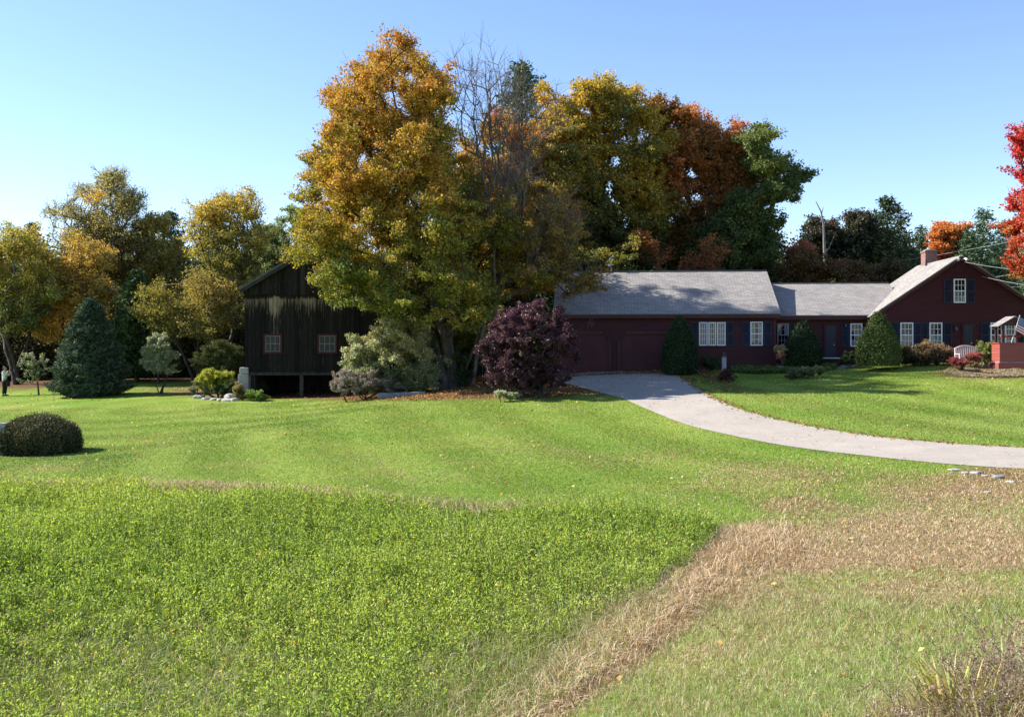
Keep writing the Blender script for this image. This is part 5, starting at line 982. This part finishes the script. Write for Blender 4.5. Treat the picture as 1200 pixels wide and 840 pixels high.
# --- dry grass
x, y, z, px, py, g = scat_dist(540000, 6.0, 27, 302, pw=.8, m=220)
dry, lit, mead, _, _ = zones(x, y, z); d2 = dry + .22 * NC(flat3(x, y)) + .20 * NP(flat3(x, y)); keep = (~on_drive(x, y)) & (d2 > .06) & (g.random(len(x)) < np.clip(d2, 0, 1) ** 1.4 * 1.2) & (mead < .5)
x, y, z, px, py, d2 = x[keep], y[keep], z[keep], px[keep], py[keep], d2[keep]; n = len(x)
tall = soft(px, py, [(745,738,185,24,-37,1.0),(860,650,60,24,-15,1.0),(90,571,150,6,0,1.0),(270,576,140,6,3,1),(420,585,110,6,5,.8)])
h = g.uniform(.025, .07, n) + tall * g.uniform(.02, .24, n); col = lerpc([(.19,.11,.06),(.34,.22,.12),(.50,.36,.21),(.63,.51,.34)], .5 + .2 * NB(flat3(x, y)) + .22 * g.normal(size=n) + .15 * tall)
V, i, c = blades(x, y, z, h, .004 + .0006 * y, g.uniform(.3, 1.5, n), g, col); blade_mesh('dry_grass', V, i, c, 'tan dried grass in a diagonal band and patches across the foreground', 'dry grass')
# --- meadow: bushy green forbs with small leaflets
def meadow(n, D0, D1, seed, pw, name, label):
    x, y, z, px, py, g = scat_dist(n, D0, D1, seed, pw=pw, m=260)
    nz = NB(flat3(x, y)); poly = inpoly(px + 10 * nz, py + 9 * NC(flat3(x, y)), [(a, b_ - 1) for a, b_ in MEAD]) | (inpoly(px, py, [(300,1200),(400,820),(520,770),(640,722),(740,690),(770,700),(700,740),(600,790),(500,850),(420,1200)]) & (g.random(n) < .33))
    edge = np.clip(np.interp(px, [0, 250, 450, 620, 760, 845], [572, 577, 590, 600, 612, 620]) , 0, 999); dtop = (py - edge)
    lowleft = soft(px, py, [(150, 830, 300, 60, 0, 1.0), (560, 790, 160, 45, -30, 1.0)])
    keep = poly & (g.random(n) > .38 * lowleft); x, y, z, px, py, dtop, lowleft, nz = [q[keep] for q in (x, y, z, px, py, dtop, lowleft, nz)]; n = len(x)
    H_ = (.34 + .10 * nz + .18 * NC(flat3(x, y)) + .10 * g.normal(size=n)) * np.clip(.45 + dtop / 40, .4, 1.0) * (1 - .35 * lowleft); H_ = np.clip(H_ * np.where(g.random(n) < .07, 1.45, 1), .08, .72)
    S0, S1, SC_ = [], [], []; LC, LH, LT, LI = [], [], [], []
    hue = .5 + .22 * ND(flat3(x, y)) + .12 * g.normal(size=n)
    for s in range(3):
        a = g.uniform(0, 6.28, n); tilt = g.uniform(.02, .26, n); base = np.c_[x + .03 * np.cos(a), y + .03 * np.sin(a), z]; hh = H_ * g.uniform(.7, 1.12, n); tip = base + np.c_[np.cos(a) * tilt * hh, np.sin(a) * tilt * hh, hh]
        S0.append(base); S1.append(tip); m = 11
        for q in range(m):
            f = (.18 + .84 * (q + g.random(n)) / m); p = base + (tip - base) * f[:, None]; b_ = g.uniform(0, 6.28, n); rad = .018 + .042 * (1 - f) + .012 * g.normal(size=n)
            LC.append(p + np.c_[np.cos(b_), np.sin(b_), .1 * b_ * 0] * rad[:, None]); LT.append(hue + .35 * (f - .5)); LI.append(b_)  # leaflets lighten up the stem: shading by height put into their colour
    S0, S1 = np.concatenate(S0), np.concatenate(S1); LC = np.concatenate(LC); LT = np.concatenate(LT); LI = np.concatenate(LI)
    V, Fq, c = leaves(LC, .030 + .0011 * LC[:, 1], g, lerpc([(.095,.165,.024),(.185,.305,.042),(.315,.43,.068),(.48,.54,.13)], LT), .35, .36, direction=np.c_[np.cos(LI), np.sin(LI), 0 * LI + .9], fold=.1)
    st = g.random(len(S0)) < .6; S0, S1 = S0[st], S1[st]; k = np.full(len(S0), .0028); V2, F2 = tubes(S0, S1, k, k * .7, 3); c2 = np.repeat(lerpc([(.10,.13,.03),(.20,.20,.07)], g.random(len(S0))), 6, 0)
    o = mesh_arr(name, np.concatenate([V, V2]), np.concatenate([Fq, F2 + len(V)]), M['meadow_leaf'], col=np.concatenate([c, c2])); return tag(o, label, 'meadow plants', kind='stuff')
meadow(36000, 7.6, 23.5, 311, .55, 'meadow_plants', 'tall bushy green meadow plants filling the lower left foreground')
# grass mixed into the meadow
x, y, z, px, py, g = scat_dist(370000, 7.0, 23, 312, pw=.6, m=260)
nz = NB(flat3(x, y)); low = soft(px, py, [(150, 835, 320, 75, 0, 1.0), (570, 790, 190, 55, -30, 1.0), (420, 800, 140, 50, 0, .6)]); top_ = soft(px, py, [(90,574,200,9,0,1.0),(300,580,180,9,4,1),(470,594,120,8,5,.8)])
keep = inpoly(px, py, MEAD + []) | (low > .3); keep &= (g.random(len(x)) < .12 + .75 * low + .6 * top_) & ~on_drive(x, y)
x, y, z, low, top_ = [q[keep] for q in (x, y, z, low, top_)]; n = len(x); h = g.uniform(.10, .30, n) * (1 + .35 * top_); col = lerpc([(.12,.19,.03),(.22,.29,.055),(.36,.38,.12),(.54,.48,.25)], .42 + .25 * g.normal(size=n) + .18 * NC(flat3(x, y))); br = g.random(n) < .18 * low + .75 * top_; col[br] = lerpc([(.32,.22,.13),(.58,.46,.30)], g.random(br.sum()))
V, i, c = blades(x, y, z, h, .004 + .0005 * y, g.uniform(.2, 1.2, n), g, col); blade_mesh('meadow_grass', V, i, c, 'long grass mixed into the meadow plants and along their pale far edge', 'grass')
# small yellow and orange flower heads in the meadow
x, y, z, px, py, g = scat_dist(500, 8, 19, 313, pw=.3); keep = inpoly(px, py, MEAD) & (py > 590); x, y, z = x[keep], y[keep], z[keep]
leafmass('meadow_flowers', np.c_[x, y, z + g.uniform(.3, .48, len(x))], .03, [(.55,.45,.05),(.6,.25,.06)], lambda V: g.random(len(V)), 314, 'scattered tiny yellow and orange flower heads among the meadow plants', 'flowers', up=1.5, aspect=.9)
# --- fallen leaves
x, y, z, px, py, g = scat_dist(9000, 5.5, 60, 321, pw=.35); _, lit, mead, _, _ = zones(x, y, z)
keep = (mead < .5) & ((g.random(len(x)) < .13 + .30 * (py < 480) + .2 * np.exp(-((py - 560) / 60)**2) + .25 * ((px > 700) & (py > 560))) | (lit > .5)); x, y, z = x[keep], y[keep], z[keep]; n = len(x)
C1 = np.c_[x, y, z + .035 + .02 * g.random(n)]
gx = g.uniform(0, 1, 15000); 
bx_ = np.concatenate([g.uniform(-8, 9, 15000), g.uniform(2.5, 8.5, 2600), g.normal(8.4, .35, 500)]); by_ = np.concatenate([g.uniform(39, 55, 15000), g.normal(45.6, .3, 2600), g.uniform(38, 46, 500)])
bz_ = gz(bx_, by_); _, l2, _, _, _ = zones(bx_, by_, bz_); ii = np.arange(len(bx_)); kk = ((l2 > .35) & ~on_drive(bx_, by_) & (ii < 15000)) | ((ii >= 15000) & (ii < 16100)) | (ii > 17700); C2 = np.c_[bx_, by_, bz_ + .03][kk]
e1 = np.array(eR[5:60]); k_ = g.integers(0, len(e1), 700); C3 = np.c_[e1[k_] + g.normal(size=(700, 2)) * .12, 0 * k_]; C3[:, 2] = gz(C3[:, 0], C3[:, 1]) + .03
C = np.concatenate([C1, C2, C3]); V, Fq, c = leaves(C, .050 + .0007 * C[:, 1], g, lerpc([(.09,.045,.025),(.20,.09,.04),(.40,.20,.06),(.58,.40,.14),(.66,.56,.36)], np.where(np.arange(len(C)) < len(C1), .3 + .7 * g.random(len(C)), g.random(len(C)) * .65)), 2.2, .75)
tag(mesh_arr('fallen_leaves', V, Fq, M['leaf'], col=c), 'fallen brown and yellow leaves scattered on the lawn and driveway', 'fallen leaves', kind='stuff')
# --- ground cover bed and flower bed round the well
def bedmass(name, pts, D, n, size, pal, h, seed, label, cat, up=1.0, th=0.0):
    g = np.random.default_rng(seed); px = g.uniform(min(p[0] for p in pts), max(p[0] for p in pts), n); py = g.uniform(min(p[1] for p in pts), max(p[1] for p in pts), n); keep = inpoly(px, py, pts); px, py = px[keep], py[keep]
    Dd = hitv(px, py); x = (px - 600) * Dd / F; z = gz(x, Dd); hh = h * (.6 + .4 * Noise(seed, .4)(flat3(x, Dd)) + .0); k = hh > th
    return leafmass(name, np.c_[x, Dd, z + hh * g.random(len(x)) ** .5][k], size, pal, lambda V: .5 + .25 * Noise(seed, .5)(V) + .1 * g.normal(size=len(V)), seed + 1, label, cat, up=up)
bedmass('ground_cover', [(855,431),(880,427.5),(925,425.5),(962,426),(982,429),(978,434),(955,437),(925,438),(890,439),(858,437)], (439, 42.6, 425, 45.6), 60000, .075, [(.05,.09,.02),(.11,.17,.035),(.24,.29,.06)], .26, 331, 'bright low ground cover bed below the corner windows', 'ground cover')
bedmass('bed_plants', [(1105,437),(1120,430),(1160,430),(1215,431),(1215,442),(1160,443),(1125,442)], (443, 40.4, 429.5, 42.2), 22000, .055, [(.16,.10,.07),(.32,.23,.16),(.46,.38,.28),(.20,.22,.07),(.14,.18,.05)], .13, 333, 'withered plants and pale leaves in the flower bed around the red well', 'bed plants', th=.055)
# --- roadside weeds, lower right
def dryweeds():
    g = np.random.default_rng(341); n = 330; px = g.uniform(960, 1260, n); D = g.uniform(4.9, 6.6, n); keep = (px > 1010 + (D - 5) * 75 + 45 * g.normal(size=n)); px, D = px[keep], D[keep]; x = (px - 600) * D / F; z = gz(x, D); n = len(x)
    h = g.uniform(.18, .50, n) * np.where(D < 5.75, .66, 1); a = g.uniform(0, 6.28, n); B = np.c_[x, D, z]; T = B + np.c_[np.cos(a) * h * .3, np.sin(a) * h * .3, h]; P0, P1 = [B], [T]; hd = []
    for q in range(4):
        f = g.uniform(.55, .95, n); s = B + (T - B) * f[:, None]; b_ = g.uniform(0, 6.28, n); t = s + np.c_[np.cos(b_), np.sin(b_), 0 * b_ + .9] * (h * .18)[:, None]; P0.append(s); P1.append(t); hd.append(t)
    P0, P1 = np.concatenate(P0), np.concatenate(P1); k = np.full(len(P0), .0022); V, Fq = tubes(P0, P1, k, k * .6, 4); c = np.repeat(lerpc([(.20,.13,.09),(.42,.32,.22)], g.random(len(P0))), 8, 0)
    hd = np.concatenate(hd + [T]); ci = np.repeat(np.arange(len(hd)), 9); C = hd[ci] + g.normal(size=(len(ci), 3)) * [.016, .016, .005]; V2, F2, c2 = leaves(C, .012, g, lerpc([(.15,.09,.06),(.38,.27,.19)], g.random(len(C))), .5, .8)
    tag(mesh_arr('dried_weeds', np.concatenate([V, V2]), np.concatenate([Fq, F2 + len(V)]), M['grass'], col=np.concatenate([c, c2])), 'brown dried weed stalks with flat seed heads in the lower right corner', 'dried weeds', kind='stuff')
    n = 16000; px = g.uniform(980, 1260, n); D = g.uniform(4.9, 6.5, n); keep = px > 1000 + (D - 5) * 80 + 40 * g.normal(size=n); px, D = px[keep], D[keep]; x = (px - 600) * D / F; n = len(x)
    col = lerpc([(.18,.12,.07),(.38,.28,.17),(.58,.47,.31),(.26,.31,.09)], g.random(n)); V, i, c = blades(x, D, gz(x, D), g.uniform(.07, .34, n) * np.where(D < 5.5, .75, 1), np.full(n, .005), g.uniform(.2, 1.4, n), g, col); blade_mesh('dead_grass', V, i, c, 'tangled dead grass among the dried stalks in the lower right corner', 'dry grass')
dryweeds()
def straps(name, px, D, n, hmin, hmax, pal, label, seed, wid=.016, spread=.14):
    g = np.random.default_rng(seed); base = np.array(ground_at(px, D)); V, Fq, Cc = [], [], []; k = 6
    for b_ in range(n):
        a = g.uniform(0, 6.28); r = g.random() ** .5 * spread; p = np.array([r * math.cos(a), r * math.sin(a), 0]); h = g.uniform(hmin, hmax); a2 = a + g.normal() * .5; le = g.uniform(.15, .75); d = np.array([math.cos(a2), math.sin(a2), 0]); s = np.array([-d[1], d[0], 0]); s = s * math.cos(.6) + d * math.sin(.6); w0 = wid * g.uniform(.6, 1.2)
        col = lerpc(pal, np.array([g.random()]))[0]; n0 = len(V)
        for q in range(k + 1):
            f = q / k; c = p + d * h * le * f ** 1.8 + np.array([0, 0, h * (f - .32 * le * f * f * f)]); ww = w0 * (1 - f ** 2.5) * .5 + .0005; V += [c - s * ww, c + s * ww]; Cc += [col * (1 - .0 * f)] * 2
        for q in range(k): Fq.append((n0 + 2*q, n0 + 2*q + 1, n0 + 2*q + 3, n0 + 2*q + 2))
    o = mesh_arr(name, np.array(V), np.array(Fq), M['grass'], col=np.array(Cc)); o.location = base; return tag(o, label, 'plant')
YG = [(.35,.36,.05),(.55,.48,.08),(.22,.30,.05),(.60,.42,.16)]
straps('strap_leaf_plant', 1128, 5.75, 110, .22, .48, YG, 'clump of yellowing strap shaped leaves in the lower right corner', 351, spread=.17)
straps('strap_leaf_plant', 1062, 5.45, 40, .16, .34, YG, 'sparser yellow strap leaves left of the main yellowing clump', 352, spread=.16)
straps('strap_leaf_plant', 1096, 5.9, 50, .16, .36, YG, 'small yellow strap leaf clump just behind and left of the main yellowing clump', 356, spread=.15)
straps('strap_leaf_plant', 1172, 5.35, 60, .18, .34, [(.30,.24,.12),(.48,.38,.20),(.30,.32,.08)], 'tan withered strap leaves in the very corner at the lower right', 357, spread=.2)
straps('strap_leaf_plant', 1192, 6.3, 90, .16, .36, [(.12,.22,.05),(.22,.32,.08),(.36,.40,.14)], 'green arching strap leaves at the right edge above the yellowing clump', 353, spread=.25)
straps('grass_tuft', 655, 11.3, 80, .12, .30, [(.13,.25,.05),(.22,.34,.09),(.42,.5,.25)], 'bright green coarse grass tuft at the bottom centre in the tan grass', 354, .010, .45)
straps('grass_tuft', 132, 8.5, 60, .10, .24, [(.10,.24,.04),(.18,.34,.07)], 'bright green broad bladed tuft in the lower left grass', 355, .014, .16)

# ---------------------------------------------------------------- the person taking a photograph
def skin(name, V, E, Rr, mat, parent, sub=2):
    me = bpy.data.meshes.new(name); me.from_pydata(V, E, []); me.update(); o = bpy.data.objects.new(name, me); COL.objects.link(o); o.parent = parent
    o.modifiers.new('skin', 'SKIN'); 
    for v, r_ in zip(me.skin_vertices[0].data, Rr): v.radius = r_ if isinstance(r_, tuple) else (r_, r_); v.use_root = False
    me.skin_vertices[0].data[0].use_root = True
    s = o.modifiers.new('sub', 'SUBSURF'); s.levels = s.render_levels = sub; me.materials.append(mat)
    o.modifiers['skin'].use_smooth_shade = True; return o
M['skin'] = plain('skin', (.42, .24, .17), (.5, .30, .22), 6, .6); M['hair'] = plain('brown_hair', (.06, .03, .015), (.14, .075, .04), 30, .6, (1, 1, .2))
M['shirt'] = plain('pale_shirt', (.55, .62, .60), (.68, .74, .72), 5, .85, None, .3); M['trousers'] = plain('black_trousers', (.010, .011, .015), (.02, .02, .026), 8, .8)
g0 = ground_at(5.3, 57.3); person = empty('person', g0, 'person in pale shirt and dark trousers holding a camera to the face', 'person')
# x forward (to the right in the photo), y away
L = [(0,0,.93),(0,0,1.06),(0,0,1.22),(0.0,0,1.36),(.01,0,1.45),(.03,0,1.52),(.04,0,1.60),(.05,0,1.68)]; Rr = [(.13,.10),(.12,.10),(.13,.10),(.12,.09),(.05,.05),(.055,.055),(.085,.075),(.06,.06)]; E = [(i, i+1) for i in range(7)]
def chain(at, pts, rs):
    p = at
    for q, r_ in zip(pts, rs): L.append(q); Rr.append(r_); E.append((p, len(L) - 1)); p = len(L) - 1
    return p
for s in (-1, 1):
    chain(0, [(0, s*.10, .86), (.02, s*.11, .48), (-.02, s*.12, .10), (.10, s*.13, .04)], [.095, .065, .045, .04])
    e_ = chain(3, [(0, s*.19, 1.38), (.13, s*.24, 1.17), (.27, s*.12, 1.42), (.31, s*.07, 1.49)], [.06, .045, .035, .03])
    for f in range(4): chain(e_, [(.345, s*(.055 - .004*f), 1.515 + .02*f - .03), (.365, s*(.03 - .002*f), 1.515 + .02*f - .03)], [.010, .008])
    chain(e_, [(.31, s*.045, 1.46), (.325, s*.02, 1.455)], [.011, .009])
skin('body', L, E, Rr, M['skin'], person)
V = [(0,0,.90),(0,0,1.05),(0,0,1.22),(0,0,1.37)]; E = [(0,1),(1,2),(2,3)]; Rs = [(.155,.12),(.14,.12),(.15,.12),(.135,.10)]
for s in (-1, 1): n = len(V); V += [(0, s*.19, 1.38), (.12, s*.235, 1.18), (.20, s*.185, 1.29)]; E += [(3, n), (n, n+1), (n+1, n+2)]; Rs += [.078, .062, .052]
skin('shirt', V, E, Rs, M['shirt'], person)
V = [(0,0,.95),(0,0,.87)]; E = [(0,1)]; Rs = [(.15,.12),(.15,.125)]
for s in (-1, 1): n = len(V); V += [(.0, s*.10, .80), (.02, s*.11, .48), (-.02, s*.12, .10)]; E += [(1, n), (n, n+1), (n+1, n+2)]; Rs += [.11, .085, .065]
skin('trousers', V, E, Rs, M['trousers'], person)
V = [(.0,0,1.66),(-.035,0,1.60),(-.045,0,1.50),(-.05,0,1.42)]; skin('hair', [(.05,0,1.70)] + V, [(0,1),(1,2),(2,3),(3,4)], [(.07,.07),(.085,.085),(.07,.075),(.06,.07),(.03,.05)], M['hair'], person)
for s in (-1, 1):
    t = MB(); t.box(-.08, .17, s*.125 - .045, s*.125 + .045, 0, .07); t.build('shoe', M['trousers'], person)
cm = empty('camera_device', (g0.x + .36, g0.y, g0.z + 1.46), 'small black camera held in front of the face of the standing person', 'camera')
t = MB(); t.box(-.03, .03, -.065, .065, 0, .09); t.box(-.02, .02, -.03, .03, .09, .11); t.build('camera_body', M['dark_metal'], cm); t = MB(); t.tube((.03, 0, .045), (.10, 0, .045), .035, .032, 12); t.build('lens', M['dark_metal'], cm)
bg_ = empty('shoulder_bag', (g0.x + .2, g0.y - .02, g0.z + .55), 'dark bag hanging in front of the legs of the standing person', 'bag')
t = MB(); t.box(-.09, .09, -.14, .14, 0, .30); ob = t.build('bag_body', M['trousers'], bg_); bv = ob.modifiers.new('b', 'BEVEL'); bv.width = .04; bv.segments = 3
t = MB(); t.bar((.0, -.12, .29), (-.15, .0, .86), .03, .008); t.build('strap', M['trousers'], bg_)
